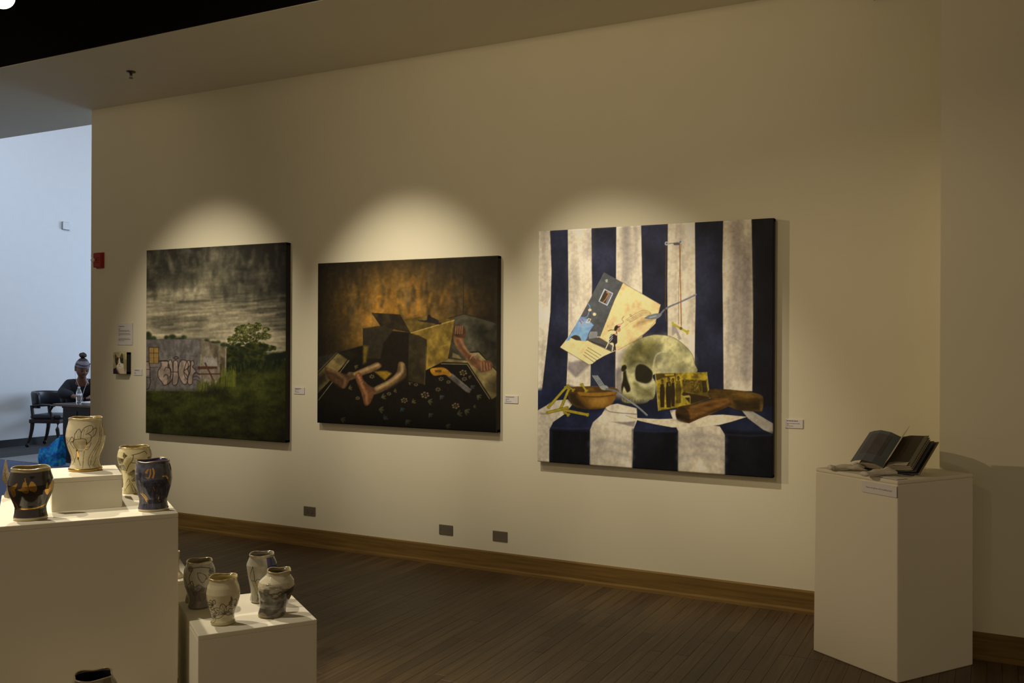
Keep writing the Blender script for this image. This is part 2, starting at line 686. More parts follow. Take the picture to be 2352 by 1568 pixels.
M_paper = mat('card_white', (0.72, 0.70, 0.69), 0.75, var=0.015)
M_foam = mat('foam_core_edge', (0.10, 0.085, 0.06), 0.9)
M_ink = mat('ink_grey', (0.16, 0.14, 0.12), 0.8)


def text_bars(rows, w, z0, dz, th, parent, name, seed, y=-0.0046):
    r_ = random.Random(seed)
    mb = MB()
    for k, (frac, bold) in enumerate(rows):
        x = -w / 2 + 0.10 * w
        end = x + frac * w * 0.82
        z = z0 - k * dz
        while x < end - 0.002:
            l = min(w * (0.05 + 0.09 * r_.random()), end - x)
            t = th * (1.25 if bold else 0.8)
            mb.box(x, y, z - t / 2, x + l, y + 0.0004, z + t / 2)
            x += l + w * 0.014
    return tag(mb.build(name, M_ink, parent), kind='stuff')


def wall_card(x, z, w, h, rows, dz, label, seed, name='wall_label', cat='label', group='small wall labels beside the paintings', z0=None):
    t = empty(name, (x, 0, z))
    MB().box(-w / 2, -0.0045, -h / 2, w / 2, -0.0005, h / 2).build('card', M_paper, t, bevel=0.0006, seg=1)
    MB().box(-w / 2 + 0.001, -0.0010, -h / 2 - 0.0012, w / 2 + 0.0012, -0.0002, h / 2 - 0.002).build('backing', M_foam, t)
    text_bars(rows, w, (h / 2 - h * 0.2) if z0 is None else z0, dz, dz * 0.55, t, 'printed_lines', seed)
    return tag(t, label, cat, group)


wall_card(-4.714, 1.179, 0.101, 0.052, [(0.75, 1), (0.5, 0), (0.12, 0), (0.5, 0)], 0.0085, 'small printed wall label between landscape and box paintings', 3)
wall_card(-2.876, 1.173, 0.104, 0.052, [(0.75, 1), (0, 0), (0.35, 0), (0.12, 0), (0.5, 0)], 0.0075, 'small printed wall label between box and skull paintings', 4)
wall_card(-1.015, 1.093, 0.102, 0.052, [(0.75, 1), (0, 0), (0.92, 0), (0.15, 0), (0.45, 0)], 0.0075, 'small printed wall label right of the skull painting', 5)
wall_card(-6.484, 1.287, 0.098, 0.054, [(0.7, 1), (0, 0), (0.15, 0), (0.2, 0)], 0.009, 'small printed wall label beside the little cat painting', 6)
wall_card(-6.649, 1.614, 0.190, 0.189,
          [(0.45, 1), (0, 0), (0.15, 0), (0.1, 0), (0.85, 0), (0.95, 0), (0, 0), (0.9, 0), (0.95, 0), (0.1, 0), (0, 0), (0, 0), (0.9, 0), (0.95, 0), (0.5, 0)],
          0.0088, 'square printed text panel above the little cat painting', 8, name='text_panel', cat='panel', group=None, z0=0.066)

# ---- fire alarm strobe on the end of the wall
M_red = mat('alarm_red', (0.36, 0.012, 0.010), 0.4, var=0.05)
t = empty('fire_alarm', (-6.965, 0, 2.262))
MB().box(-0.045, -0.045, -0.064, 0.045, 0, 0.064).build('housing', M_red, t, bevel=0.008)
MB().box(-0.050, -0.008, -0.070, 0.050, 0, 0.070).build('back_box', M_red, t, bevel=0.003)
gl = mat('strobe_lens', (0.75, 0.75, 0.72), 0.12, spec=0.8)
MB().lathe([(0.020, 0), (0.020, 0.014), (0.015, 0.022), (0.006, 0.026)], 18, M=Matrix.Translation((-0.030, -0.045, 0.0)) @ Matrix.Rotation(R(90), 4, 'X')).build('strobe_lens', gl, t, True)
for k in range(3):
    MB().box(0.006, -0.0465, 0.02 - 0.02 * k - 0.004, 0.036, -0.0445, 0.02 - 0.02 * k + 0.004).build('sounder_slot', mat('alarm_slot', (0.12, 0.006, 0.006), 0.6), t)
tag(t, 'red fire alarm with clear strobe at the end of the gallery wall', 'fire alarm')

# ---- access switch on the far wall
t = empty('wall_switch', (-12.62, 3.858, 3.307))
MB().box(0, -0.062, -0.060, 0.012, 0.062, 0.060).build('back_plate', mat('switch_rim', (0.10, 0.11, 0.14), 0.6), t, bevel=0.002)
MB().box(0.012, -0.057, -0.055, 0.040, -0.028, 0.055).build('side_module', mat('switch_white', (0.75, 0.75, 0.78), 0.5), t, bevel=0.002)
MB().box(0.012, -0.022, -0.055, 0.034, 0.057, 0.055).build('cover', mat('switch_white', (0.75, 0.75, 0.78), 0.5), t, bevel=0.002)
tag(t, 'small white boxed switch high on the bright far wall', 'switch')

# ---- sprinkler head under the soffit
t = empty('sprinkler_head', (-5.80, -0.665, ZC))
M_brass = mat('sprinkler_bronze', (0.10, 0.085, 0.06), 0.4, 0.8)
MB().lathe([(0.034, 0), (0.032, -0.006), (0.014, -0.010), (0.012, -0.016)], 20).build('escutcheon', M_brass, t, True)
MB().lathe([(0.010, -0.012), (0.010, -0.026), (0.006, -0.030)], 14).build('body', M_brass, t, True)
for s in (-1, 1):
    MB().tube([(s * 0.008, 0, -0.026), (s * 0.013, 0, -0.036), (s * 0.004, 0, -0.048)], 0.002, 6).build('frame_arm', M_brass, t)
MB().lathe([(0.004, -0.046), (0.016, -0.049), (0.016, -0.0505)], 16).build('deflector', M_brass, t)
tag(t, 'small bronze sprinkler head under the soffit', 'sprinkler')

# ---- dark vent high on the wall, its lower edge just in the picture
t = empty('wall_vent', (-0.505, 0, 3.546))
MB().box(-0.085, -0.02, -0.052, -0.075, 0, 0.052).build('side_rail', M_dark, t)
MB().box(0.075, -0.02, -0.052, 0.085, 0, 0.052).build('side_rail', M_dark, t)
for z in (-0.052, 0.042):
    MB().box(-0.085, -0.02, z, 0.085, 0, z + 0.01).build('rail', M_dark, t)
for k in range(4):
    MB().box(-0.075, -0.016, -0.034 + k * 0.02, 0.075, -0.003, -0.031 + k * 0.02).build('louver', M_dark, t)
tag(t, 'dark metal vent high on the wall above the book pedestal', 'vent')

# ---- the track light whose lit face shows at the top of the picture
def lamp_at(px, py, dist):
    return CAM + (_fw + _rt * ((px - 1176) / F_PX) - _up * ((py - 784) / F_PX)) * dist


lp = lamp_at(3, -9, 5.6)
t = empty('track_light', lp)
aim = (Vector((-2.9, -3.1, 0.9)) - lp).normalized()
aim = (aim * 0.55 + (CAM - lp).normalized() * 0.45).normalized()
MT = aim.to_track_quat('Z', 'Y').to_matrix().to_4x4()
M_can = mat('lamp_can_black', (0.02, 0.02, 0.02), 0.4)
MB().lathe([(0.03, -0.20), (0.055, -0.18), (0.076, -0.02), (0.076, 0.010), (0.070, 0.010), (0.068, -0.012)], 32, M=MT).build('can', M_can, t, True)


def emis(name, c, s):
    m = bpy.data.materials.new(name)
    m.use_nodes = True
    p = m.node_tree.nodes['Principled BSDF']
    p.inputs['Base Color'].default_value = rgba(c)
    p.inputs['Emission Color'].default_value = rgba(c)
    p.inputs['Emission Strength'].default_value = s
    n = m.node_tree.nodes.new('ShaderNodeTexNoise')
    n.inputs['Scale'].default_value = 30
    mr = m.node_tree.nodes.new('ShaderNodeMapRange')
    mr.inputs['To Min'].default_value = s * 0.97
    mr.inputs['To Max'].default_value = s * 1.03
    m.node_tree.links.new(n.outputs['Fac'], mr.inputs['Value'])
    m.node_tree.links.new(mr.outputs['Result'], p.inputs['Emission Strength'])
    return m


lens = MB().lathe([(0.044, 0.004), (0.042, 0.010), (0.03, 0.015), (0.01, 0.018)], 32, M=MT).build('lens', emis('lamp_glow', (1.0, 0.93, 0.78), 6.0), t, True)
MB().lathe([(0.072, 0.000), (0.075, 0.010), (0.070, 0.014), (0.053, 0.008), (0.052, 0.002)], 32, M=MT).build('trim_ring', emis('lamp_ring_glow', (1.0, 0.93, 0.74), 3.0), t, True)
MB().tube([lp * 0 + MT @ Vector((0, 0, -0.2)), MT @ Vector((0, 0.0, -0.2)) + Vector((0, 0, 0.12)), Vector((MT @ Vector((0, 0, -0.2))).to_tuple()[:2] + (4.4 - lp.z,))], 0.012, 8).build('stem', M_can, t)
tag(t, 'glowing round track light under the black ceiling', 'light')

# ================================================================== the paintings
LIGHT = np.array([1.0, 0.86, 0.66])


def canvas(name, x0, zb, w, h, depth, art, gain, side_color, label, cat='painting', soft_round=True):
    """A stretched canvas: painted face (paint carried per vertex), dark wrapped edges, stretcher bars behind."""
    t = empty(name, (x0 + w / 2, 0, zb + h / 2))
    nv, nu = art.h, art.w
    xs = np.linspace(-w / 2, w / 2, nu)
    zs = np.linspace(h / 2, -h / 2, nv)
    X, Z = np.meshgrid(xs, zs)
    e = np.minimum(np.minimum(X + w / 2, w / 2 - X), np.minimum(Z + h / 2, h / 2 - Z))
    Y = -depth + 0.004 * np.clip(1 - e / 0.006, 0, 1) ** 2
    V = np.stack([X, Y, Z], -1).reshape(-1, 3)
    me = fast_mesh('painted_face', V, grid_quads(nu, nv)[:, ::-1])
    c = lin(np.clip(art.img, 0, 255)) / (LIGHT * gain)
    c = np.clip(c, 0.004, 0.92)
    set_cols(me, np.concatenate([c, np.ones(c.shape[:2] + (1,))], -1).reshape(-1, 4))
    link('painted_face', me, attr_mat('oil_paint', 0.5, bump=0.25, bscale=260, spec=0.16), t, smooth=True)
    ms = mat(name + '_edge', side_color, 0.8, var=0.2, scale=20)
    d = depth - 0.0035
    mb = MB()
    mb.box(-w / 2, -d, -h / 2, -w / 2 + 0.02, -0.002, h / 2).box(w / 2 - 0.02, -d, -h / 2, w / 2, -0.002, h / 2)
    mb.box(-w / 2, -d, h / 2 - 0.02, w / 2, -0.002, h / 2).box(-w / 2, -d, -h / 2, w / 2, -0.002, -h / 2 + 0.02)
    mb.build('wrapped_edge', ms, t, bevel=0.002, seg=1)
    for z in (0.0,):
        MB().box(-w / 2 + 0.02, -d * 0.6, z - 0.02, w / 2 - 0.02, -0.004, z + 0.02).build('stretcher_bar', mat('pine_bar', (0.45, 0.32, 0.18), 0.7), t)
    tag(t, label, cat)
    return t


# ---------------------------------------------------------------- landscape with a graffitied concrete hut
Q1 = [(338, 575.7), (658, 554), (658, 1019), (338, 992.7)]
A = Paint(330, 430, Q1, (60, 55, 42))
h, w = A.h, A.w
A.frame(320, 540, 3.137)
yy = A.Y / h
cl = fbm(h, w, 6, 4, 21, 5)
cl2 = fbm(h, w, 26, 3, 33, 4)
st = fbm(h, w, 5, 16, 39, 4)
dark, mid_, pale = np.array([34, 31, 23.]), np.array([84, 76, 55.]), np.array([160, 143, 106.])
g = np.clip(yy / 0.52, 0, 1)
lum = np.clip(0.0 + 0.92 * g ** 1.2 + (cl - 0.5) * 0.62 * (1 - 0.45 * g) + (cl2 - 0.5) * 0.62 * g ** 0.7 + (st - 0.5) * 0.34 * (1 - g), 0, 1)
blob = np.exp(-(((A.X / w - 0.24) / 0.20) ** 2 + ((yy - 0.22) / 0.075) ** 2))
rshade = np.clip((A.X / w - 0.35) / 0.65, 0, 1) * np.exp(-((yy - 0.27) / 0.15) ** 2)
lum = np.clip(lum + 0.42 * blob - 0.20 * rshade, 0, 1)
t2 = np.clip(lum * 2, 0, 1)[..., None]
t3 = np.clip(lum * 2 - 1, 0, 1)[..., None]
A.img = (dark * (1 - t2) + mid_ * t2) * (1 - t3) + pale * t3
sb = random.Random(31)
for k in range(260):
    x_, y_ = 40 + 1020 * sb.random(), 110 + 640 * sb.random()
    f_ = (y_ - 110) / 640
    c_ = [(52, 47, 35), (104, 94, 68), (30, 27, 20)][sb.randrange(3)] if f_ < 0.6 else [(166, 148, 110), (108, 96, 70), (90, 80, 58)][sb.randrange(3)]
    if f_ < 0.5:
        A.line([(x_, y_), (x_ + 24 - 48 * sb.random(), y_ + 40 + 50 * sb.random())], 5 + 7 * sb.random(), c_, 6, 0.25)
    else:
        A.line([(x_, y_), (x_ + 120 + 120 * sb.random(), y_ - 8 - 14 * sb.random())], 2.5 + 3 * sb.random(), c_, 3.5, 0.32)
tx = 0.72 + 0.56 * fbm(h, w, 60, 45, 51, 3)
tx2 = 0.66 + 0.68 * fbm(h, w, 45, 90, 55, 3)
A.frame(335, 730, 7.127)
# far bushes over the roof
for cx, cy, rx, ry in [(60, 300, 60, 80), (150, 340, 45, 45), (360, 320, 40, 35), (450, 310, 60, 45), (560, 340, 60, 25), (640, 320, 45, 40), (1010, 370, 45, 30), (1100, 400, 60, 28), (1190, 400, 45, 30), (1290, 440, 70, 40)]:
    A.ell(cx, cy, rx, ry, (34, 38, 18), 5, 0.95, tex=tx2)
# grass field behind
A.poly([(1200, 740), (2320, 690), (2320, 2200), (0, 2200), (0, 1150), (1200, 1150)], (52, 56, 16), 6, 1, tx2)
A.poly([(1300, 560), (1700, 480), (1980, 600), (2300, 560), (2300, 900), (1300, 900)], (26, 30, 13), 10, 0.95, tx2)
# trees
tr = random.Random(4)
LOBES = [(1560, 190, 90, 70), (1690, 170, 110, 80), (1830, 140, 70, 60), (1760, 290, 170, 100), (1560, 320, 130, 100), (1920, 290, 90, 60), (1430, 360, 80, 90), (1980, 190, 40, 25), (2010, 300, 45, 30), (1680, 430, 220, 90), (1880, 470, 130, 70), (2050, 490, 90, 40)]
for k in range(620):
    lx, ly, lrx, lry = LOBES[tr.randrange(len(LOBES))]
    a, r_ = tr.random() * 6.28, tr.random() ** 0.5
    s_ = 9 + 15 * tr.random()
    A.ell(lx + lrx * r_ * math.cos(a), ly + lry * r_ * math.sin(a), s_ * 1.3, s_, [(40, 42, 16), (62, 60, 20), (30, 33, 14), (86, 82, 32), (48, 50, 18)][tr.randrange(5)], 1.4, 0.72)
for k in range(240):
    cx, cy = 1340 + 640 * tr.random(), 430 + 290 * tr.random()
    s_ = 14 + 16 * tr.random()
    A.ell(cx, cy, s_ * 1.4, s_, [(26, 29, 12), (36, 39, 15), (52, 52, 18), (22, 25, 11)][tr.randrange(4)], 2.5, 0.7)
for k in range(260):
    lx, ly, lrx, lry = LOBES[tr.randrange(9)]
    a, r_ = tr.random() * 6.28, tr.random() ** 0.4
    A.ell(lx + lrx * r_ * math.cos(a), ly + lry * r_ * math.sin(a), 8, 6, [(108, 102, 46), (96, 92, 40), (146, 130, 92)][tr.randrange(3)], 1.0, 0.6)
for a in [(1700, 560, 1560, 180), (1700, 560, 1830, 120), (1700, 520, 1930, 260), (1710, 540, 1450, 260)]:
    A.line([(a[0], a[1]), ((a[0] + a[2]) / 2 + 15, (a[1] + a[3]) / 2), (a[2], a[3])], 1.4, (40, 34, 18), 1, 0.7)
for cx in range(2020, 2330, 45):
    A.ell(cx, 660 - 0.22 * (cx - 2020) + 12 * math.sin(cx), 48, 55, (22, 26, 14), 4, 0.95)
# hut: long wall, rounded corner, short end wall
cw = 0.86 + 0.28 * fbm(h, w, 30, 40, 61, 3)
A.poly([(0, 352), (860, 345), (905, 352), (905, 1200), (0, 1190)], (84, 76, 66), 1.2, 1, cw)
A.poly([(905, 352), (980, 372), (1050, 400), (1210, 440), (1210, 1000), (905, 1150)], (104, 92, 70), 1.2, 1, cw)
A.poly([(1030, 400), (1210, 440), (1210, 800), (1080, 560)], (66, 54, 36), 6, 0.7, cw)
A.poly([(1210, 440), (1330, 500), (1325, 940), (1210, 980)], (92, 80, 56), 1.2, 1, cw)
A.poly([(1235, 620), (1300, 660), (1310, 940), (1240, 900)], (50, 42, 30), 4, 0.7)
A.line([(1322, 500), (1318, 935)], 1.8, (140, 128, 100), 1, 0.8)
A.line([(905, 355), (912, 600), (925, 760)], 2.2, (66, 52, 38), 1.5, 0.6)
A.line([(915, 600), (925, 730)], 3, (132, 118, 90), 1.5, 0.7)
A.line([(0, 352), (860, 345), (1000, 375), (1210, 440), (1330, 498)], 1.2, (60, 52, 40), 1, 0.6)
for k in range(14):
    x_ = 30 + 62 * k
    A.line([(x_, 360), (x_ + 6, 420 + 80 * tr.random())], 2.2, (72, 64, 56), 2, 0.35)
# white scribbles and rust on the end wall
for k in range(14):
    x_ = 960 + 16 * k
    A.line([(x_, 640 + 30 * tr.random()), (x_ + 10, 780)], 1.8, (150, 142, 128), 1, 0.55)
A.poly([(865, 790), (1180, 795), (1180, 830), (865, 840)], (58, 30, 20), 2, 0.9)
A.line([(985, 740), (1130, 1040)], 4, (66, 36, 22), 1.5, 0.9)
A.line([(860, 915), (1235, 915)], 3.2, (62, 34, 22), 1.5, 0.85)
A.line([(1235, 760), (1245, 1200)], 3.4, (54, 36, 22), 1.5, 0.8)
# window
A.poly([(75, 478), (230, 480), (232, 742), (80, 738)], (126, 96, 48), 1, 1)
A.line([(75, 478), (230, 480), (232, 742), (80, 738), (75, 478)], 1.8, (52, 34, 20), 1, 0.9)
A.line([(152, 480), (156, 740)], 1.3, (62, 42, 24), 1, 0.9)
A.line([(78, 570), (232, 572)], 1.3, (62, 42, 24), 1, 0.9)
A.line([(78, 650), (232, 652)], 0.9, (62, 42, 24), 1, 0.6)
A.poly([(85, 742), (240, 742), (238, 800), (90, 800)], (104, 92, 78), 1.5, 1)
A.line([(85, 803), (245, 800)], 1.6, (56, 44, 34), 1, 0.8)
# graffiti, bulbous outlined letters
pk, ln = (124, 104, 84), (34, 24, 20)
LET = [
    [(265, 700), (380, 700), (385, 800), (425, 830), (430, 920), (400, 1060), (320, 1095), (285, 1040), (230, 970), (225, 860), (270, 790)],
    [(385, 720), (410, 685), (445, 710), (465, 880), (450, 1000), (380, 1080), (400, 980), (430, 900)],
    [(470, 710), (500, 690), (540, 720), (548, 860), (555, 960), (530, 1075), (485, 1095), (455, 1060), (465, 900)],
    [(570, 720), (610, 685), (680, 700), (710, 760), (700, 820), (640, 870), (700, 960), (690, 1060), (650, 1085), (610, 1050), (560, 950), (548, 850)],
    [(690, 700), (730, 695), (745, 760), (700, 830), (720, 900), (690, 1000), (640, 880)],
    [(755, 700), (795, 700), (805, 760), (780, 800), (830, 850), (835, 900), (790, 930), (780, 1060), (740, 1090), (705, 1060), (710, 960), (740, 880)],
]
for L in LET:
    A.poly(L, pk, 1.2, 0.9, cw, smooth=True)
for L in LET:
    A.line(L + [L[0]], 1.9, ln, 1, 0.9, smooth=True)
A.line([(325, 860), (350, 805), (400, 820)], 1.7, ln, 1, 0.9, smooth=True)
A.line([(310, 960), (345, 920), (385, 950), (370, 1000)], 1.7, ln, 1, 0.9, smooth=True)
A.line([(440, 880), (550, 882)], 1.7, ln, 1, 0.9)
A.line([(235, 702), (380, 700)], 2.4, ln, 1, 0.9)
A.line([(470, 655), (510, 628), (550, 650), (510, 672), (470, 655)], 2.0, ln, 1, 0.9, smooth=True)
A.line([(740, 615), (800, 622), (850, 625)], 1.2, ln, 1, 0.5)
for k in range(3):
    A.line([(800, 900 + 55 * k), (850, 890 + 60 * k), (900, 930 + 60 * k)], 1.8, ln, 1, 0.8, smooth=True)
A.poly([(20, 720), (70, 715), (90, 790), (95, 900), (30, 960), (20, 960)], pk, 2, 0.7, cw)
A.line([(20, 715), (70, 712), (92, 800), (95, 960), (100, 1060), (70, 1150), (20, 1150)], 2, ln, 1, 0.85, smooth=True)
A.line([(20, 835), (90, 838)], 1.8, ln, 1, 0.8)
A.line([(20, 965), (95, 968)], 1.8, ln, 1, 0.8)
# grass at the foot of the hut
gpat = 0.62 + 0.76 * fbm(h, w, 30, 12, 71, 4)
A.poly([(0, 1185), (860, 1185), (1000, 1130), (1300, 1000), (1700, 860), (2320, 780), (2320, 2300), (0, 2300)], (44, 44, 15), 14, 0.85, gpat)
for k in range(800):
    x_, y_ = tr.random() * 2300, 1190 + tr.random() ** 1.2 * 900
    if x_ > 1250:
        y_ = 800 + tr.random() * 1290
    c_ = [(38, 40, 13), (56, 55, 19), (28, 30, 11), (66, 62, 26), (46, 47, 16)][tr.randrange(5)]
    A.line([(x_, y_), (x_ + 16 - 32 * tr.random(), y_ - 8 - 22 * tr.random())], 1.5, c_, 1.2, 0.42)
for k in range(120):
    x_ = 860 + 420 * tr.random()
    A.line([(x_, 1200 - 50 * tr.random()), (x_ + 16 - 32 * tr.random(), 1010 + 110 * tr.random())], 1.8, [(72, 74, 26), (50, 52, 18), (86, 80, 30)][tr.randrange(3)], 1.2, 0.6)
for k in range(70):
    x_ = 1240 + 240 * tr.random()
    A.line([(x_, 1120), (x_ + 14 - 28 * tr.random(), 780 + 200 * tr.random())], 1.8, [(72, 78, 22), (52, 58, 18), (88, 84, 26)][tr.randrange(3)], 1.2, 0.5)
A.ell(1180, 1180, 170, 70, (30, 28, 14), 16, 0.8, tex=tx2)
gd = np.clip((yy - 0.72) / 0.28, 0, 1)
A.mul(1 - 0.45 * gd * (0.6 + 0.4 * A.X / w))
A.mul(1 - 0.22 * np.clip((A.X / w - 0.9) / 0.1, 0, 1))
A.mul(0.94 + 0.12 * fbm(h, w, 80, 60, 77, 2))
canvas('landscape_painting', -6.327, 0.779, 1.522, 1.540, 0.058, A, 0.56, (0.012, 0.010, 0.007),
       'painting of a graffiti-covered concrete hut in a green field under storm clouds')

# ---------------------------------------------------------------- figure under a cardboard box
Q2 = [(730, 605.6), (1143.5, 588), (1143.5, 992), (730, 968.4)]
B = Paint(410, 330, Q2, (30, 24, 14))
h, w = B.h, B.w
u_, v_ = B.X / w, B.Y / h
sm = fbm(h, w, 5, 6, 101, 5)
sm2 = fbm(h, w, 4, 14, 108, 4)
glow = np.clip(1.15 * np.exp(-(((u_ - 0.50) / 0.30) ** 2 + ((v_ - 0.30) / 0.22) ** 2)) + 0.35 * np.exp(-(((u_ - 0.25) / 0.14) ** 2 + ((v_ - 0.40) / 0.2) ** 2)) + 0.3 * np.exp(-(((u_ - 0.86) / 0.09) ** 2 + ((v_ - 0.27) / 0.1) ** 2)), 0, 1.2)
glow = glow * (0.35 + 0.9 * sm) * (0.75 + 0.5 * sm2)
B.img = np.array([27, 22, 13.]) + glow[..., None] * np.array([104, 68, 18.])
grey = np.clip((sm2 - 0.5) * 1.6, 0, 1) * np.exp(-((v_ - 0.28) / 0.2) ** 2)
B.img = B.img * (1 - 0.35 * grey[..., None]) + np.array([62, 56, 42.]) * 0.35 * grey[..., None]
B.frame(710, 570, 3.564)
br = random.Random(21)
for k in range(330):
    x_, y_ = 180 + 1300 * br.random(), 150 + 560 * br.random()
    c_ = [(150, 96, 26), (126, 80, 24), (84, 72, 50), (46, 36, 18), (34, 27, 15), (112, 78, 36)][br.randrange(6)]
    q_ = math.exp(-(((x_ - 800) / 430) ** 2 + ((y_ - 400) / 210) ** 2))
    B.line([(x_, y_), (x_ + 16 - 32 * br.random(), y_ + 30 + 60 * br.random())], 4 + 7 * br.random(), c_, 5, 0.42 * q_)
# corner of the room
tw = 0.8 + 0.4 * fbm(h, w, 20, 24, 120, 3)
B.poly([(1190, 570), (1265, 540), (1560, 620), (1560, 1000), (1180, 850)], (66, 60, 42), 2, 0.95, tw)
B.poly([(1330, 620), (1560, 620), (1560, 1000), (1420, 860)], (34, 30, 20), 26, 0.9, tw)
B.line([(1265, 230), (1262, 540)], 1.6, (30, 26, 16), 1, 0.8)
B.line([(1130, 580), (1265, 540), (1420, 578), (1560, 625)], 1.6, (34, 28, 16), 1, 0.8)
# floor and rug
B.poly([(60, 890), (300, 830), (450, 790), (450, 1200), (60, 1200)], (40, 35, 24), 3, 1, tw)
B.poly([(60, 1050), (240, 850), (450, 795), (830, 800), (1300, 930), (1560, 1050), (1560, 1560), (60, 1560)], (21, 17, 10), 2, 1)
B.poly([(80, 1020), (240, 852), (330, 912), (80, 1180)], (106, 88, 48), 2, 0.95, tw)
B.poly([(240, 852), (330, 830), (400, 870), (330, 912)], (30, 26, 14), 10, 0.85)
B.poly([(78, 1000), (232, 850), (246, 850), (78, 1028)], (96, 84, 56), 1, 0.8)
B.line([(240, 852), (78, 1020)], 1.8, (22, 18, 10), 1, 0.9)
B.line([(332, 915), (85, 1235)], 1.8, (120, 106, 74), 1, 0.8)
B.line([(322, 908), (78, 1222)], 1.6, (20, 17, 10), 1, 0.9)
B.poly([(80, 1040), (140, 1010), (150, 1080), (80, 1130)], (30, 24, 14), 10, 0.8)
B.poly([(1080, 925), (1165, 895), (1310, 860), (1395, 850), (1450, 900), (1560, 1010), (1560, 1190), (1500, 1230), (1400, 1080), (1300, 938)], (116, 98, 56), 2, 1, tw)
B.line([(1318, 850), (1392, 846), (1545, 1005)], 2.6, (28, 22, 12), 1, 0.9)
B.line([(1312, 860), (1386, 856), (1530, 1008)], 1.4, (140, 124, 86), 1, 0.8)
B.line([(1085, 935), (1300, 940), (1530, 1290)], 2.6, (24, 19, 10), 1, 0.95)
B.line([(1085, 942), (1296, 946), (1480, 1225)], 1.3, (134, 118, 82), 1, 0.85)
B.poly([(1460, 1080), (1560, 1040), (1560, 1200), (1500, 1200)], (40, 32, 18), 20, 0.8)
# rug flowers
fr = random.Random(8)
FL = [(955, 1195, 1.0), (785, 1238, .8), (1205, 1283, .9), (1265, 1015, .9), (1275, 1065, .6), (1085, 1065, .6), (1145, 1090, .5), (660, 1185, .5), (520, 1045, .6), (1060, 1150, .6), (405, 1220, .5), (880, 1110, .5)]
for cx, cy, s_ in FL:
    for k in range(6):
        a = k * 1.047 + 0.3
        B.ell(cx + 26 * s_ * math.cos(a), cy + 20 * s_ * math.sin(a), 10 * s_, 8 * s_, (112, 94, 60), 1, 0.75)
    B.ell(cx, cy, 7 * s_, 6 * s_, (96, 58, 32), 1, 0.9)
LV = [(980, 1245, 40, .2), (760, 1300, 36, 1.0), (850, 1255, 34, -.6), (1280, 1320, 46, .5), (1220, 1350, 44, -.3), (1080, 1200, 36, .9), (1330, 1120, 36, .8), (1380, 1200, 40, .6), (580, 1310, 44, .2), (600, 1215, 40, -.4), (820, 1080, 40, .5), (990, 1345, 38, .9), (330, 1140, 34, -.3), (380, 960, 30, .5), (1180, 1035, 26, 1.0), (1310, 1045, 24, .4), (700, 1165, 28, -.3), (800, 1400, 44, .8), (270, 1390, 40, .3), (620, 1390, 40, -.8), (1130, 1440, 36, .5), (1350, 1290, 24, -.2)]
for cx, cy, s_, a in LV:
    c_ = [(56, 62, 54), (70, 66, 40), (48, 56, 60), (84, 72, 34)][fr.randrange(4)]
    for da in (-0.7, 0.0, 0.7):
        B.ell(cx + s_ * 0.45 * math.cos(a + da), cy + s_ * 0.45 * math.sin(a + da), s_ * 0.5, s_ * 0.17, c_, 1.2, 0.75, a + da)
# saw blade and handle
B.poly([(1130, 1040), (1175, 1020), (1330, 1150), (1320, 1180), (1290, 1170)], (78, 70, 58), 1.5, 0.9, tw)
B.line([(1170, 1025), (1330, 1155)], 1.0, (120, 110, 92), 1, 0.6)
B.poly([(995, 990), (1030, 975), (1110, 975), (1165, 1020), (1160, 1045), (1110, 1030), (1070, 1035), (1020, 1035)], (136, 92, 24), 1.2, 1, tw, smooth=True)
B.poly([(1030, 992), (1090, 990), (1085, 1012), (1040, 1012)], (66, 40, 14), 1.5, 0.8)
# the box: inside, flaps, lit side, lid
B.poly([(445, 655), (835, 690), (960, 800), (955, 1110), (600, 1060), (448, 940)], (25, 20, 12), 1.2, 1)
B.poly([(445, 655), (590, 632), (700, 655), (610, 780), (590, 900), (450, 900)], (40, 33, 20), 3, 0.95)
B.poly([(448, 795), (490, 800), (470, 930), (448, 940)], (92, 74, 20), 6, 0.9)
B.poly([(540, 1005), (640, 1000), (680, 1020), (625, 1075)], (118, 88, 22), 4, 0.95, tw)
B.poly([(512, 528), (750, 542), (835, 690), (590, 640)], (41, 33, 19), 1.2, 1, tw)
B.poly([(750, 542), (770, 548), (838, 690), (832, 692)], (70, 56, 28), 1, 0.8)
B.poly([(775, 585), (950, 555), (1190, 585), (835, 690)], (84, 65, 26), 1.2, 1, tw)
B.poly([(835, 690), (1190, 585), (1168, 745), (1140, 905), (960, 995), (968, 755)], (112, 87, 32), 1.2, 1, tw)
B.line([(838, 692), (1188, 590)], 1.8, (160, 130, 60), 1, 0.8)
B.line([(1090, 800), (1160, 780)], 1.0, (150, 122, 56), 1, 0.6)
B.poly([(820, 695), (900, 712), (965, 745), (968, 800), (950, 1112), (815, 1075)], (46, 37, 21), 1.5, 1, tw)
B.line([(962, 800), (950, 1110)], 1.4, (96, 80, 46), 1, 0.6)
B.poly([(1168, 742), (1300, 920), (1150, 905)], (52, 46, 32), 1.2, 1, tw)
B.poly([(1178, 852), (1230, 875), (1250, 905), (1175, 890)], (104, 86, 48), 1.2, 1)
B.line([(1190, 790), (1290, 915)], 1.2, (84, 76, 56), 1, 0.6)
# a little animal lying on the box
B.poly([(890, 588), (960, 590), (970, 560), (985, 546), (1000, 560), (1060, 590), (1085, 612), (1070, 625), (1000, 612), (930, 602)], (34, 28, 22), 1.5, 1, smooth=True)
B.ell(985, 556, 12, 9, (26, 22, 20), 1, 1)
B.ell(1072, 600, 10, 12, (80, 48, 20), 1.2, 0.9)
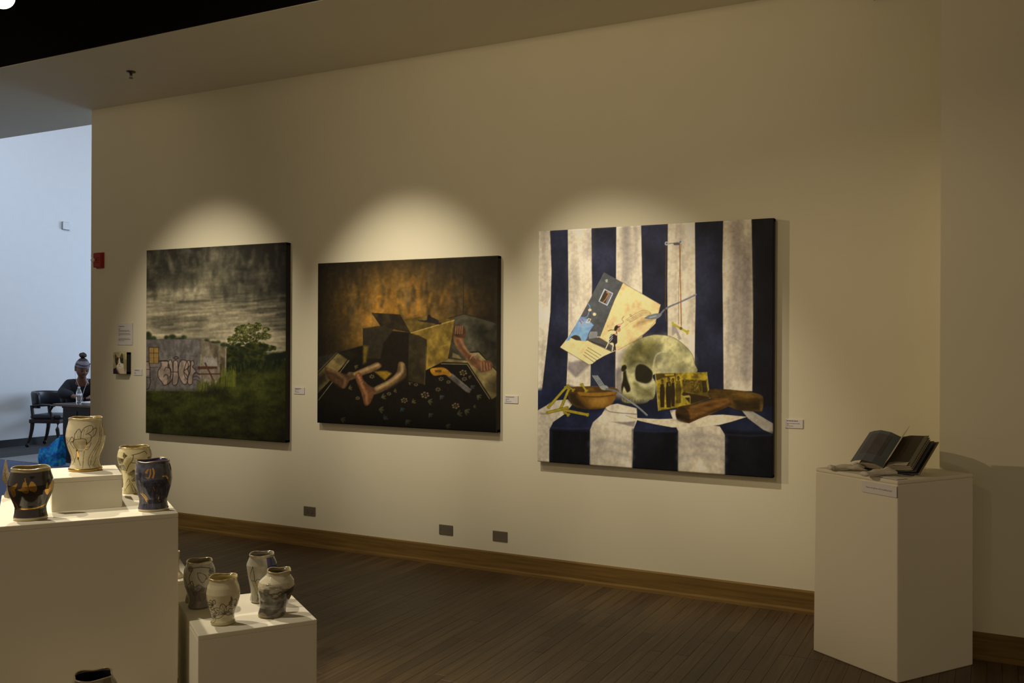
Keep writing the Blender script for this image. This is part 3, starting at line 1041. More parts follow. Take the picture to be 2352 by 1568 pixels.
# arm and fist to the right
sk1, sk2, sk3 = (98, 64, 38), (62, 38, 22), (154, 108, 70)
B.poly([(1190, 715), (1260, 740), (1280, 800), (1320, 860), (1420, 930), (1400, 985), (1330, 950), (1260, 870), (1200, 790)], sk1, 2.2, 1, tw, smooth=True)
B.line([(1215, 760), (1260, 830), (1330, 915), (1400, 960)], 6, sk2, 5, 0.5, smooth=True)
B.line([(1240, 745), (1290, 830), (1370, 900)], 4, sk3, 3, 0.5, smooth=True)
B.poly([(1190, 640), (1230, 625), (1275, 650), (1285, 700), (1270, 735), (1200, 715)], sk2, 2, 1, tw, smooth=True)
for k in range(4):
    B.line([(1205 + 17 * k, 640), (1200 + 18 * k, 695)], 3.6, sk3, 2, 0.55)
    B.line([(1213 + 17 * k, 640), (1208 + 18 * k, 700)], 1.2, (52, 30, 18), 1, 0.7)
B.poly([(1370, 945), (1430, 915), (1490, 925), (1505, 965), (1480, 1000), (1420, 1010), (1385, 990)], sk1, 2, 1, tw, smooth=True)
for k in range(4):
    B.line([(1410 + 24 * k, 935 + 3 * k), (1415 + 24 * k, 995 - 5 * k)], 3.6, sk3, 2, 0.5)
    B.line([(1422 + 22 * k, 930 + 4 * k), (1428 + 22 * k, 1000 - 5 * k)], 1.2, (56, 32, 18), 1, 0.7)
B.line([(1320, 905), (1340, 875), (1370, 870)], 1.4, (190, 150, 110), 1, 0.6, smooth=True)
# legs and feet
def leg(pts, c1=sk1):
    B.poly(pts, c1, 2.6, 1, tw, smooth=True)
lg = (84, 62, 34)
leg([(560, 930), (500, 955), (430, 985), (380, 1010), (330, 1010), (300, 1060), (340, 1075), (430, 1040), (540, 1000), (600, 960)], lg)
B.line([(570, 950), (480, 985), (380, 1025)], 6, (160, 126, 80), 5, 0.75, smooth=True)
leg([(135, 970), (165, 975), (250, 1010), (310, 1030), (340, 1060), (310, 1130), (280, 1140), (240, 1110), (170, 1070), (140, 1020)], (74, 50, 29))
B.line([(160, 985), (240, 1020), (300, 1070), (290, 1125)], 6, (128, 92, 54), 6, 0.5, smooth=True)
B.line([(150, 1010), (200, 1080), (270, 1130)], 5, (60, 40, 22), 5, 0.6, smooth=True)
leg([(740, 930), (785, 940), (800, 1000), (790, 1050), (700, 1110), (600, 1170), (530, 1190), (500, 1150), (560, 1120), (660, 1070), (720, 1010)], lg)
B.line([(765, 950), (760, 1010), (680, 1080), (560, 1145)], 7, (164, 132, 84), 6, 0.75, smooth=True)
B.line([(795, 1000), (780, 1060), (640, 1150)], 4, (60, 44, 24), 4, 0.6, smooth=True)
leg([(395, 1010), (430, 1020), (450, 1070), (490, 1110), (540, 1150), (530, 1210), (500, 1270), (465, 1280), (450, 1240), (430, 1170), (400, 1100), (385, 1050)], (88, 56, 31))
B.line([(405, 1030), (430, 1100), (470, 1180), (480, 1260)], 6, (158, 104, 60), 5, 0.6, smooth=True)
for k in range(5):
    B.ell(398 + 11 * k, 1012 + 20 * k, 10 - k * 0.6, 10, (140, 92, 52), 1.5, 0.8)
    B.line([(405 + 11 * k, 1018 + 20 * k), (418 + 11 * k, 1028 + 20 * k)], 1.2, (60, 34, 18), 1, 0.7)
B.mul(1 - 0.55 * np.clip((v_ - 0.86) / 0.14, 0, 1) - 0.25 * np.clip((0.06 - u_) / 0.06, 0, 1))
B.poly([(1535, 60), (1570, 60), (1570, 1560), (1535, 1560)], (36, 30, 18), 2, 0.85)
B.mul(0.93 + 0.14 * fbm(h, w, 60, 70, 140, 2))
canvas('box_painting', -4.501, 0.947, 1.542, 1.199, 0.050, B, 0.66, (0.014, 0.011, 0.007),
       'dark painting of bare legs sticking out of a cardboard box on a rug')

# ---------------------------------------------------------------- skull before a striped cloth
Q3 = [(1236, 529), (1776.5, 502), (1777.6, 1094.7), (1235, 1062.5)]
S = Paint(490, 500, Q3, (40, 42, 60))
h, w = S.h, S.w
vs_ = fbm(h, w, 6, 40, 201, 4)
cs_ = fbm(h, w, 14, 14, 207, 4)
folds = np.clip(0.86 + 0.16 * vs_ + 0.09 * (cs_ - 0.5), 0.6, 1.06)
bl = 0.72 + 0.5 * fbm(h, w, 8, 10, 213, 4)
WH, BL, DK = (198, 180, 146), (30, 31, 41), (21, 21, 24)
S.frame(1220, 490, 2.489)
S.poly([(0, 0), (1593, 0), (1593, 1568), (0, 1568)], BL, 1, 1, bl)
up = [[(40, 60), (107, 60), (118, 330), (112, 560), (92, 760), (70, 960), (55, 1090), (40, 1100)],
      [(210, 60), (347, 60), (352, 400), (348, 700), (345, 1000), (205, 1000), (213, 820), (217, 500)],
      [(490, 50), (632, 50), (640, 400), (642, 720), (600, 900), (520, 1060), (488, 1060), (490, 500)],
      [(785, 40), (938, 40), (944, 500), (940, 900), (790, 900), (783, 400)],
      [(1098, 30), (1258, 30), (1270, 500), (1268, 1010), (1106, 1010), (1100, 600), (1095, 300)]]
for q in up:
    S.poly(q, WH, 1.4, 1, folds)
S.poly([(1258, 20), (1400, 20), (1400, 1200), (1268, 1200), (1270, 600)], DK, 2, 1, bl)
S.poly([(1330, 20), (1400, 20), (1400, 1560), (1330, 1560)], (17, 16, 18), 40, 0.85)
for cx, ww, y0, y1, al in [(545, 16, 70, 420, .5), (1170, 22, 60, 700, .45), (1215, 26, 200, 900, .35), (330, 20, 60, 240, .3), (80, 20, 60, 500, .3), (240, 24, 300, 620, .22), (1235, 14, 260, 960, .35), (600, 12, 90, 300, .3), (860, 18, 60, 180, .25), (1130, 12, 500, 980, .25)]:
    S.line([(cx, y0), (cx + 4, (y0 + y1) / 2), (cx - 3, y1)], ww, (96, 86, 80), ww * 0.8, al)
for q in up:
    S.line([q[1], q[2], q[3]], 1.0, (120, 84, 74), 1, 0.35)
# table top and hanging cloth in front
S.poly([(30, 1010), (210, 985), (600, 1060), (1400, 1100), (1400, 1568), (30, 1568)], (27, 30, 46), 8, 0.97, bl)
lowf = np.clip(0.80 + 0.20 * fbm(h, w, 9, 14, 231, 4), 0.55, 1.06)
S.poly([(37, 1130), (90, 1100), (130, 1072), (215, 1064), (240, 1095), (195, 1150), (130, 1195), (108, 1240), (107, 1430), (37, 1430)], WH, 1.2, 1, lowf)
S.poly([(342, 1440), (343, 1240), (360, 1195), (410, 1150), (440, 1098), (500, 1086), (612, 1112), (615, 1180), (595, 1230), (588, 1460)], WH, 1.2, 1, lowf)
S.poly([(848, 1480), (848, 1240), (820, 1175), (800, 1122), (860, 1118), (900, 1190), (1040, 1205), (1085, 1212), (1115, 1260), (1117, 1492)], WH, 1.2, 1, lowf)
S.poly([(1205, 1115), (1270, 1125), (1390, 1195), (1392, 1256), (1330, 1228), (1245, 1165)], (158, 146, 124), 1.2, 1, lowf)
for a, b in [((120, 1430), (340, 1430)), ((590, 1460), (846, 1470)), ((1120, 1490), (1390, 1505))]:
    S.poly([(a[0], 1235), (b[0], 1245), (b[0], b[1] + 10), (a[0], a[1] + 10)], (13, 13, 14), 8, 0.9, bl)
for (x0, x1, y) in [(110, 340, 1228), (592, 846, 1240), (1120, 1388, 1258)]:
    S.line([(x0, y), ((x0 + x1) / 2, y + 6), (x1, y)], 3, (52, 56, 78), 4, 0.35)
for x0, x1, y in [(350, 580, 1320), (360, 580, 1380), (860, 1100, 1330), (860, 1110, 1280), (860, 1110, 1390)]:
    S.line([(x0, y), ((x0 + x1) / 2, y - 16), (x1, y + 10)], 12, (106, 98, 92), 12, 0.35, smooth=True)
# shadow of the card on the wall cloth
S.poly([(220, 850), (340, 830), (350, 800), (345, 860), (260, 940), (210, 890)], (92, 82, 80), 6, 0.7)
S.poly([(490, 790), (560, 780), (540, 900), (492, 930)], (110, 100, 92), 10, 0.5)
S.poly([(488, 890), (530, 880), (530, 1060), (488, 1060)], (84, 76, 70), 8, 0.7)
# torn picture-book page
S.frame(1280, 610, 6.533)
pt = 0.93 + 0.14 * fbm(h, w, 24, 24, 241, 3)
page = [(715, 100), (1000, 255), (1565, 580), (1540, 690), (1500, 800), (1490, 860), (1390, 960), (1310, 1030), (1200, 1110), (1110, 1170), (1040, 1220), (930, 1260), (830, 1300), (720, 1350), (600, 1420), (540, 1470), (480, 1478), (50, 1225), (180, 1060), (300, 870), (400, 690), (540, 430)]
S.poly(page, (204, 172, 112), 1.1, 1, pt)
S.poly([(715, 100), (1000, 255), (880, 500), (660, 1060), (600, 1060), (440, 1130), (200, 1060), (180, 1060), (300, 870), (400, 690), (540, 430)], (70, 70, 66), 1.1, 1, pt)
S.line(page[:3], 1.0, (60, 46, 34), 1, 0.6)
S.line([(1565, 580), (1535, 700), (1500, 810), (1390, 960), (1200, 1110), (930, 1260)], 1.0, (120, 84, 60), 1, 0.7)
S.line([(50, 1225), (480, 1478)], 1.0, (40, 30, 24), 1, 0.7)
S.line([(735, 215), (755, 205), (765, 215), (740, 235), (765, 240)], 1.3, (180, 176, 150), 0.8, 0.9)
S.poly([(715, 340), (855, 410), (765, 600), (630, 530)], (158, 160, 172), 1, 1)
S.poly([(728, 362), (835, 418), (755, 575), (648, 525)], (58, 48, 30), 1, 1)
S.poly([(790, 400), (835, 418), (755, 575), (735, 560)], (100, 94, 92), 1, 1)
S.line([(755, 390), (790, 400), (770, 440), (740, 500), (700, 540)], 1.6, (176, 110, 56), 1, 0.9)
S.ell(770, 400, 18, 14, (170, 96, 70), 1, 0.9)
# blue cabinet with arch, flowers and drawer
S.poly([(470, 560), (500, 600), (495, 650), (455, 760), (360, 760), (400, 690)], (74, 68, 66), 1, 1)
S.line([(470, 565), (500, 605), (497, 650), (455, 765), (360, 770)], 1.8, (104, 128, 160), 1, 0.95, smooth=True)
S.poly([(345, 780), (460, 790), (560, 890), (510, 960), (440, 1130), (370, 1125), (350, 1060), (290, 1035), (230, 1060), (190, 1120), (135, 1130), (240, 980)], (104, 132, 174), 1, 1, pt)
S.poly([(330, 840), (470, 810), (560, 890), (480, 930), (320, 920)], (128, 146, 172), 2, 0.7)
S.poly([(205, 1075), (260, 1040), (320, 1045), (360, 1085), (375, 1125), (290, 1115)], (54, 48, 34), 1, 1)
S.ell(500, 660, 26, 20, (206, 180, 120), 1.2, 1)
S.ell(570, 725, 26, 24, (214, 190, 130), 1.2, 1)
S.line([(505, 690), (515, 740), (500, 780)], 1, (44, 38, 28), 1, 0.8)
S.line([(445, 850), (480, 790), (515, 800), (490, 850), (445, 850)], 1.6, (206, 180, 124), 1, 0.9)
S.line([(385, 800), (405, 830)], 2.2, (150, 70, 50), 1, 0.9)
S.line([(350, 825), (375, 860)], 2.2, (120, 80, 60), 1, 0.9)
S.poly([(500, 985), (610, 985), (620, 1010), (605, 1105), (490, 1110), (470, 1050)], (118, 114, 108), 1, 1)
S.line([(500, 985), (475, 1050), (492, 1110)], 1.2, (50, 46, 40), 1, 0.8)
S.poly([(440, 1105), (640, 1070), (760, 1140), (880, 1220), (900, 1265), (830, 1290), (700, 1230), (560, 1170)], (72, 68, 58), 1.5, 1)
for k in range(9):
    S.line([(450 + 40 * k, 1110 + 12 * k), (560 + 38 * k, 1150 + 16 * k)], 0.9, (38, 32, 22), 1, 0.8)
# small figure on a chair
S.line([(745, 1235), (790, 1140), (830, 1100), (855, 1180), (840, 1275)], 2.0, (214, 196, 148), 1, 1)
S.poly([(800, 1060), (830, 1020), (915, 1025), (918, 1150), (890, 1180), (840, 1150), (790, 1160)], (40, 34, 34), 1, 1)
for k in range(3):
    S.line([(795, 1150 - 40 * k), (845, 1085 - 30 * k)], 1.3, (176, 176, 170), 1, 0.9)
S.line([(870, 1150), (885, 1250)], 3.2, (40, 34, 34), 1, 1)
S.poly([(865, 1015), (900, 1000), (930, 1035), (900, 1045)], (200, 132, 108), 1, 1)
S.ell(938, 955, 30, 36, (152, 112, 72), 1, 1)
S.poly([(870, 960), (880, 910), (920, 885), (965, 910), (925, 930), (900, 975)], (44, 34, 30), 1, 1, smooth=True)
S.ell(950, 885, 34, 18, (206, 130, 116), 1, 0.95, -0.3)
S.line([(890, 970), (830, 960), (780, 975)], 1.3, (50, 38, 30), 1, 0.9, smooth=True)
S.line([(905, 985), (908, 1010)], 2.2, (60, 48, 34), 1, 1)
S.line([(975, 870), (1010, 840), (985, 800), (1015, 755)], 1.0, (90, 66, 50), 1, 0.85, smooth=True)
for k in range(4):
    S.line([(770 + 25 * k, 920 - 8 * k), (780 + 25 * k, 890 - 8 * k)], 0.8, (120, 96, 66), 1, 0.6)
for k, o in enumerate((0, 28, 52, 76)):
    S.line([(1040 + 20 * k, 810 + 8 * k), (1120, 760 + o), (1220, 700 + o), (1300, 668 + o * 0.9), (1380, 680 + o * 0.8), (1420, 710 + o * 0.3)], 0.9, (110, 92, 66), 1, 0.8, smooth=True)
S.line([(1105, 740), (1110, 755), (1130, 750), (1120, 725), (1098, 735)], 0.9, (110, 92, 66), 1, 0.8)
S.line([(980, 940), (1050, 890), (1110, 830), (1230, 790)], 0.8, (110, 92, 66), 1, 0.5)
# printed lines at the page foot
for k in range(4):
    x0, y0 = 470 - 22 * k, 1225 + 36 * k
    S.line([(x0, y0), (x0 + 200 - 10 * k, y0 + 118)], 1.2, (70, 54, 34), 0.8, 0.85)
    for j in range(9):
        S.ell(x0 + 22 * j + 8, y0 + 13 * j + 5, 3, 2.2, (204, 172, 112), 0.8, 0.8)
# spoon, its shadow; the strings and bones
S.poly([(1165, 910), (1220, 830), (1330, 790), (1450, 800), (1480, 810), (1330, 860)], (132, 106, 66), 8, 0.75)
S.poly([(1325, 785), (1380, 745), (1480, 715), (1580, 715), (1560, 760), (1500, 795), (1400, 800)], (94, 96, 92), 1, 1, smooth=True)
S.line([(1400, 775), (1500, 750)], 2, (150, 150, 138), 1.5, 0.7)
S.line([(1560, 725), (1620, 660), (1700, 610), (1840, 550), (2010, 470), (2090, 430)], 3.4, (92, 92, 92), 1.2, 1, smooth=True)
S.line([(1840, 545), (2090, 425)], 1.2, (150, 148, 138), 1, 0.7)
S.frame(1220, 490, 2.489)
S.line([(775, 180), (772, 560), (778, 612)], 1.8, (70, 46, 22), 1, 1)
S.line([(852, 175), (864, 640)], 2.0, (132, 84, 34), 1, 1)
S.line([(860, 175), (848, 420), (848, 630)], 1.2, (104, 84, 64), 1, 0.8)
S.line([(770, 176), (860, 166)], 1.6, (96, 90, 84), 1, 1)
for x_ in (778, 856):
    S.ell(x_, 172 if x_ < 800 else 163, 11, 11, (152, 150, 142), 1, 1)
    S.ell(x_, 172 if x_ < 800 else 163, 5, 5, (80, 76, 72), 1, 1)
S.poly([(815, 170), (855, 168), (850, 182), (820, 182)], (60, 54, 50), 1, 0.8)
S.poly([(812, 635), (830, 640), (866, 715), (850, 722), (835, 680), (810, 700)], (124, 112, 100), 2, 0.8)
S.line([(818, 630), (900, 678)], 4.2, (152, 136, 38), 1, 1)
for p_ in [(815, 624), (820, 636), (903, 670), (898, 684)]:
    S.ell(p_[0], p_[1], 7, 7, (150, 134, 40), 1, 1)
S.ell(862, 655, 8, 9, (96, 70, 30), 1, 1)
# skull
S.frame(1410, 750, 6.533)
sk = 0.76 + 0.42 * fbm(h, w, 22, 22, 261, 4)
SKL = [(135, 640), (120, 580), (160, 490), (200, 350), (300, 240), (450, 160), (600, 120), (720, 118), (850, 140), (980, 200), (1100, 300), (1190, 410), (1225, 540), (1230, 690), (640, 700), (650, 860), (640, 1000), (610, 1075), (560, 1095), (520, 1130), (430, 1155), (330, 1150), (200, 1140), (140, 1100), (130, 950), (150, 800)]
S.poly(SKL, (150, 140, 92), 1.4, 1, sk, smooth=True)
S.poly([(160, 500), (240, 320), (400, 200), (600, 170), (700, 260), (640, 420), (560, 560), (400, 520), (250, 560)], (84, 76, 38), 26, 0.85, sk, smooth=True)
S.poly([(700, 180), (900, 190), (1080, 330), (1180, 480), (1150, 620), (950, 640), (900, 420), (780, 320)], (176, 164, 108), 30, 0.65, sk, smooth=True)
S.poly([(640, 560), (700, 400), (800, 420), (860, 560), (1000, 620), (1100, 660), (700, 690)], (150, 140, 100), 14, 0.6, sk, smooth=True)
S.line([(610, 600), (640, 450), (700, 390), (800, 370)], 2.5, (186, 176, 130), 3, 0.6, smooth=True)
S.poly([(720, 640), (900, 600), (1050, 560), (1100, 640), (1000, 690), (760, 690)], (104, 96, 62), 16, 0.6, smooth=True)
S.line(catmull(SKL, True)[20:66], 1.2, (70, 58, 36), 1, 0.6)
S.poly([(300, 480), (420, 500), (480, 540), (330, 560), (240, 600)], (54, 48, 24), 12, 0.75, smooth=True)
S.poly([(345, 620), (400, 560), (500, 580), (590, 660), (600, 740), (570, 820), (500, 850), (410, 830), (345, 780)], (32, 28, 16), 3, 1, smooth=True)
S.poly([(140, 590), (190, 570), (210, 620), (160, 670), (130, 650)], (30, 26, 14), 2, 1, smooth=True)
S.poly([(160, 680), (200, 660), (230, 780), (265, 900), (262, 960), (215, 980), (170, 900), (140, 1000), (130, 900), (155, 780)], (30, 26, 14), 3, 1, smooth=True)
S.line([(215, 680), (240, 800), (300, 930), (330, 1040)], 4, (160, 150, 106), 4, 0.7, smooth=True)
S.line([(330, 850), (450, 920), (560, 1000), (600, 1060)], 7, (84, 76, 38), 8, 0.75, smooth=True)
S.line([(420, 870), (520, 890), (620, 830)], 8, (176, 166, 122), 8, 0.6, smooth=True)
S.poly([(330, 870), (440, 960), (540, 1020), (480, 1060), (360, 1000)], (76, 70, 36), 14, 0.6, smooth=True)
S.poly([(140, 1000), (300, 1050), (330, 1150), (160, 1130)], (70, 62, 34), 14, 0.7)
for k in range(9):
    S.line([(170 + 42 * k, 1075 + 4 * k), (168 + 42 * k, 1128 + (6 if k < 6 else -16))], 1.3, (70, 62, 36), 1.2, 0.45)
    S.line([(190 + 42 * k, 1085), (188 + 42 * k, 1130)], 1.8, (150, 140, 98), 1.5, 0.3)
S.poly([(330, 1120), (640, 1090), (900, 1200), (880, 1260), (380, 1240)], (20, 20, 28), 10, 0.7)
# old photograph
gp = 0.75 + 0.5 * fbm(h, w, 60, 60, 271, 3)
S.poly([(640, 705), (1410, 672), (1460, 1065), (1100, 1180), (690, 1255)], (128, 106, 26), 1, 1, gp)
S.poly([(645, 710), (940, 690), (940, 740), (760, 760), (670, 800), (655, 790)], (52, 38, 12), 2, 0.85)
S.poly([(780, 705), (920, 696), (922, 725), (790, 735)], (150, 128, 40), 2, 0.9)
S.line([(940, 690), (945, 820)], 1.4, (56, 42, 14), 1, 0.8)
S.poly([(1040, 790), (1330, 790), (1340, 960), (1440, 980), (1450, 1050), (1250, 1010), (1060, 960)], (66, 50, 16), 3, 0.85, gp)
S.poly([(1330, 800), (1400, 795), (1425, 975), (1350, 975)], (36, 26, 12), 2, 0.9)
for k in range(40):
    S.ell(1060 + 260 * fr.random(), 790 + 190 * fr.random(), 8, 10, [(132, 108, 30), (40, 28, 12), (96, 74, 20)][k % 3], 1.5, 0.7)
S.poly([(1060, 970), (1450, 1045), (1455, 1070), (1170, 1150), (1040, 1010)], (40, 28, 14), 2, 0.95)
S.poly([(1200, 690), (1290, 685), (1275, 760), (1230, 770)], (70, 54, 18), 4, 0.7)
for (x_, top, bot, ww) in [(745, 790, 1205, 78), (840, 755, 1205, 92), (905, 770, 1190, 66), (985, 740, 1140, 90)]:
    S.poly([(x_ - ww * .32, top + 70), (x_ + ww * .3, top + 60), (x_ + ww * .52, top + 200), (x_ + ww * .40, bot), (x_ - ww * .30, bot), (x_ - ww * .46, top + 200)], (34, 25, 12), 1.5, 0.95 if x_ < 950 else 0.6)
    S.ell(x_, top + 26, 20, 34, (50, 36, 16), 1.5, 1)
    S.ell(x_ - 6, top + 34, 12, 20, (110, 86, 30), 2, 0.7)
S.line([(845, 840), (850, 880)], 1.6, (150, 130, 60), 1, 0.8)
S.poly([(1040, 1030), (1150, 1020), (1165, 1050), (1060, 1058)], (140, 124, 54), 1, 1)
for x_ in (1050, 1080, 1162):
    S.line([(x_, 1040), (x_ + 2, 1165)], 1.5, (132, 116, 44), 1, 0.9)
S.line([(640, 705), (690, 1255)], 1.2, (170, 150, 96), 1, 0.8)
S.line([(1410, 675), (1458, 1065)], 1.0, (160, 146, 100), 1, 0.7)
# logs
lt = 0.62 + 0.72 * fbm(h, w, 40, 10, 281, 4)
S.poly([(1450, 935), (1640, 925), (1900, 945), (2100, 975), (2230, 1020), (2250, 1110), (2235, 1230), (2210, 1255), (1900, 1240), (1750, 1190), (1460, 1060)], (76, 54, 20), 1.3, 1, lt, smooth=True)
S.poly([(1800, 1080), (2200, 1110), (2220, 1250), (1850, 1230)], (32, 24, 12), 10, 0.75)
S.poly([(2200, 1060), (2250, 1080), (2240, 1220), (2205, 1250)], (88, 68, 28), 3, 0.8, lt)
S.poly([(960, 1230), (1000, 1190), (1160, 1160), (1400, 1100), (1640, 1050), (1760, 1050), (1795, 1110), (1770, 1160), (1500, 1290), (1200, 1430), (1100, 1440), (980, 1390), (950, 1300)], (86, 56, 22), 1.3, 1, lt, smooth=True)
S.poly([(960, 1230), (1040, 1200), (1140, 1260), (1165, 1430), (1100, 1440), (980, 1390), (950, 1300)], (40, 27, 13), 4, 0.9, lt, smooth=True)
S.line([(1180, 1200), (1450, 1120), (1720, 1075)], 5, (122, 82, 32), 5, 0.55, smooth=True)
S.line([(1180, 1400), (1480, 1270), (1760, 1150)], 5, (44, 30, 14), 5, 0.7, smooth=True)
# the white crescent on the table
S.poly([(200, 1332), (380, 1368), (700, 1380), (930, 1372), (1000, 1415), (1150, 1440), (1300, 1370), (1440, 1318), (1650, 1305), (2015, 1335), (1800, 1405), (1600, 1460), (1250, 1498), (900, 1503), (620, 1455), (400, 1408)], (186, 168, 132), 1.1, 1, pt)
S.poly([(860, 1378), (1000, 1385), (1100, 1436), (980, 1420)], (120, 108, 88), 6, 0.6)
# fork, bowl, bones
S.frame(1230, 840, 7.84)
S.poly([(590, 410), (640, 385), (820, 370), (1100, 365), (1330, 375), (1480, 405), (1530, 455), (1480, 500), (1460, 590), (1380, 700), (1200, 770), (950, 785), (740, 740), (640, 650), (600, 540)], (98, 66, 20), 1.3, 1, lt * 0.2 + 0.8, smooth=True)
S.poly([(620, 420), (700, 390), (1100, 372), (1400, 390), (1500, 440), (1380, 465), (1000, 480), (720, 470)], (66, 44, 18), 2, 1, smooth=True)
S.poly([(900, 400), (1060, 385), (1080, 450), (920, 465)], (110, 78, 26), 6, 0.6)
S.poly([(600, 470), (780, 480), (780, 560), (900, 700), (950, 785), (740, 740), (640, 650), (600, 540)], (34, 24, 13), 12, 0.9, smooth=True)
S.poly([(780, 470), (1000, 490), (1300, 475), (1450, 455), (1410, 520), (1150, 550), (850, 540)], (124, 84, 26), 2.5, 0.95, smooth=True)
S.poly([(1000, 620), (1130, 560), (1300, 560), (1300, 680), (1180, 720), (1040, 700)], (140, 100, 38), 12, 0.8, smooth=True)
S.line([(850, 548), (1150, 556), (1420, 525)], 2, (52, 34, 14), 2, 0.8, smooth=True)
S.poly([(1340, 560), (1450, 520), (1440, 610), (1360, 690)], (112, 76, 28), 5, 0.7)
S.poly([(640, 770), (1280, 770), (1180, 830), (700, 850)], (20, 19, 22), 8, 0.7)
by, bd = (136, 118, 32), (70, 57, 16)
def bone(a, b, wd):
    S.line([a, b], wd + 1.5, bd, 1, 1)
    S.line([a, b], wd, by, 1, 1)
    for p_, q in ((a, b), (b, a)):
        d_ = np.array(p_, float) - np.array(q, float)
        d_ /= np.linalg.norm(d_)
        n_ = np.array([-d_[1], d_[0]])
        for s_ in (-1, 1):
            e = np.array(p_) + n_ * s_ * 16
            S.ell(e[0], e[1], 20, 18, by, 1, 1)
            S.ell(e[0] + 4, e[1] + 5, 8, 8, bd, 1.5, 0.6)
bone((560, 395), (240, 755), 4.6)
bone((620, 410), (470, 770), 4.6)
bone((590, 360), (700, 440), 2.6)
bone((850, 335), (935, 455), 3.6)
bone((225, 850), (590, 760), 5.0)
bone((520, 800), (960, 885), 5.2)
bone((540, 840), (610, 890), 4.0)
S.poly([(90, 862), (220, 855), (200, 885), (110, 880)], (84, 76, 68), 3, 0.6)
for k in range(4):
    S.line([(1048 + 28 * k, 175 + 0 * k), (1190 + 28 * k, 385 - 3 * k)], 1.7, (138, 136, 122), 1, 1)
S.poly([(1185, 370), (1290, 350), (1335, 405), (1270, 435), (1200, 415)], (128, 124, 108), 1, 1, smooth=True)
S.line([(1300, 415), (1480, 455), (1640, 580), (1850, 720), (2030, 880)], 4.2, (88, 86, 80), 1.2, 1, smooth=True)
S.line([(1500, 470), (1660, 590), (1900, 760), (2040, 880)], 1.2, (156, 152, 136), 1, 0.7, smooth=True)
S.line([(1270, 770), (1370, 825), (1600, 850), (1850, 865)], 1.6, (84, 74, 66), 1.5, 0.8, smooth=True)
S.poly([(1390, 1005), (1640, 1010), (1830, 990), (1800, 1095), (1640, 1060)], (96, 86, 80), 3, 0.75)
S.line([(1650, 890), (1760, 925), (1840, 945)], 1.2, (120, 96, 72), 1, 0.7)
S.mul(0.95 + 0.10 * fbm(h, w, 90, 90, 290, 2))
vv = S.Y / h
canvas('skull_painting', -2.657, 0.772, 1.531, 1.523, 0.046, S, 0.54, (0.02, 0.019, 0.022),
       'large still-life painting of a skull before blue and white striped cloth')

# ---------------------------------------------------------------- little portrait of a cat
Cq = [(105, 820), (445, 828), (440, 1350), (100, 1340)]
Kp = Paint(60, 64, Cq, (70, 62, 38))
Kp.frame(0, 0, 1.0)
Kp.poly([(95, 810), (455, 810), (455, 1360), (95, 1360)], (120, 106, 66), 1, 1, 0.85 + 0.3 * fbm(64, 60, 5, 5, 301, 3))
Kp.poly([(95, 1230), (180, 1190), (300, 1360), (95, 1360)], (26, 20, 24), 2, 1)
fur, wht = (34, 28, 22), (176, 156, 122)
Kp.poly([(158, 865), (225, 955), (290, 955), (325, 855), (350, 880), (365, 980), (372, 1080), (340, 1130), (190, 1140), (165, 1060)], fur, 1.2, 1)
Kp.poly([(172, 900), (210, 955), (182, 985)], (96, 70, 50), 1.2, 0.8)
Kp.poly([(325, 885), (342, 900), (338, 975), (310, 965)], (96, 74, 54), 1.2, 0.8)
Kp.poly([(252, 965), (282, 965), (290, 1040), (305, 1085), (365, 1095), (372, 1170), (310, 1215), (225, 1200), (195, 1150), (235, 1090), (245, 1030)], wht, 1.2, 1)
Kp.poly([(195, 1150), (240, 1205), (320, 1215), (372, 1165), (388, 1260), (385, 1360), (300, 1360), (240, 1270)], (150, 132, 104), 1.4, 1)
Kp.poly([(180, 1150), (225, 1220), (290, 1330), (260, 1350), (190, 1220)], (118, 92, 68), 1.4, 0.9)
Kp.poly([(232, 1000), (252, 1000), (248, 1080), (225, 1100)], (128, 78, 36), 1.2, 0.9)
Kp.ell(268, 1118, 13, 16, (104, 66, 52), 1.2, 0.9)
Kp.line([(235, 1180), (268, 1150), (320, 1180)], 1.2, (92, 70, 54), 1, 0.8)
Kp.ell(330, 1050, 16, 10, (84, 82, 44), 1, 0.95)
Kp.ell(215, 1050, 13, 10, (84, 82, 44), 1, 0.95)
Kp.ell(330, 1050, 5, 8, (20, 18, 14), 1, 0.9)
Kp.ell(215, 1050, 5, 8, (20, 18, 14), 1, 0.9)
canvas('cat_painting', -6.737, 1.269, 0.165, 0.188, 0.052, Kp, 0.38, (0.012, 0.010, 0.008),
       'tiny portrait of a cat hung at the end of the gallery wall')

# ================================================================== pedestals of the pottery display
ANG = R(55.2)
PB = Vector((-2.712, -3.033, 0))
PU = Vector((math.cos(ANG), math.sin(ANG), 0))
PV = Vector((-math.sin(ANG), math.cos(ANG), 0))


def uvp(u, v, z=0.0):
    p = PB + PU * u + PV * v
    return Vector((p.x, p.y, z))


def plinth(name, u0, u1, v0, v1, z0, z1, label, group=None, cat='pedestal'):
    t = empty(name, uvp((u0 + u1) / 2, (v0 + v1) / 2, z0), ANG)
    a, b, hgt = (u1 - u0) / 2, (v1 - v0) / 2, z1 - z0
    MB().box(-a, -b, 0, a, b, hgt - 0.018).build('body', M_plinth, t, bevel=0.0025)
    MB().box(-a, -b, hgt - 0.0182, a, b, hgt).build('top_board', M_plinth, t, bevel=0.0025)
    return tag(t, label, cat, group)


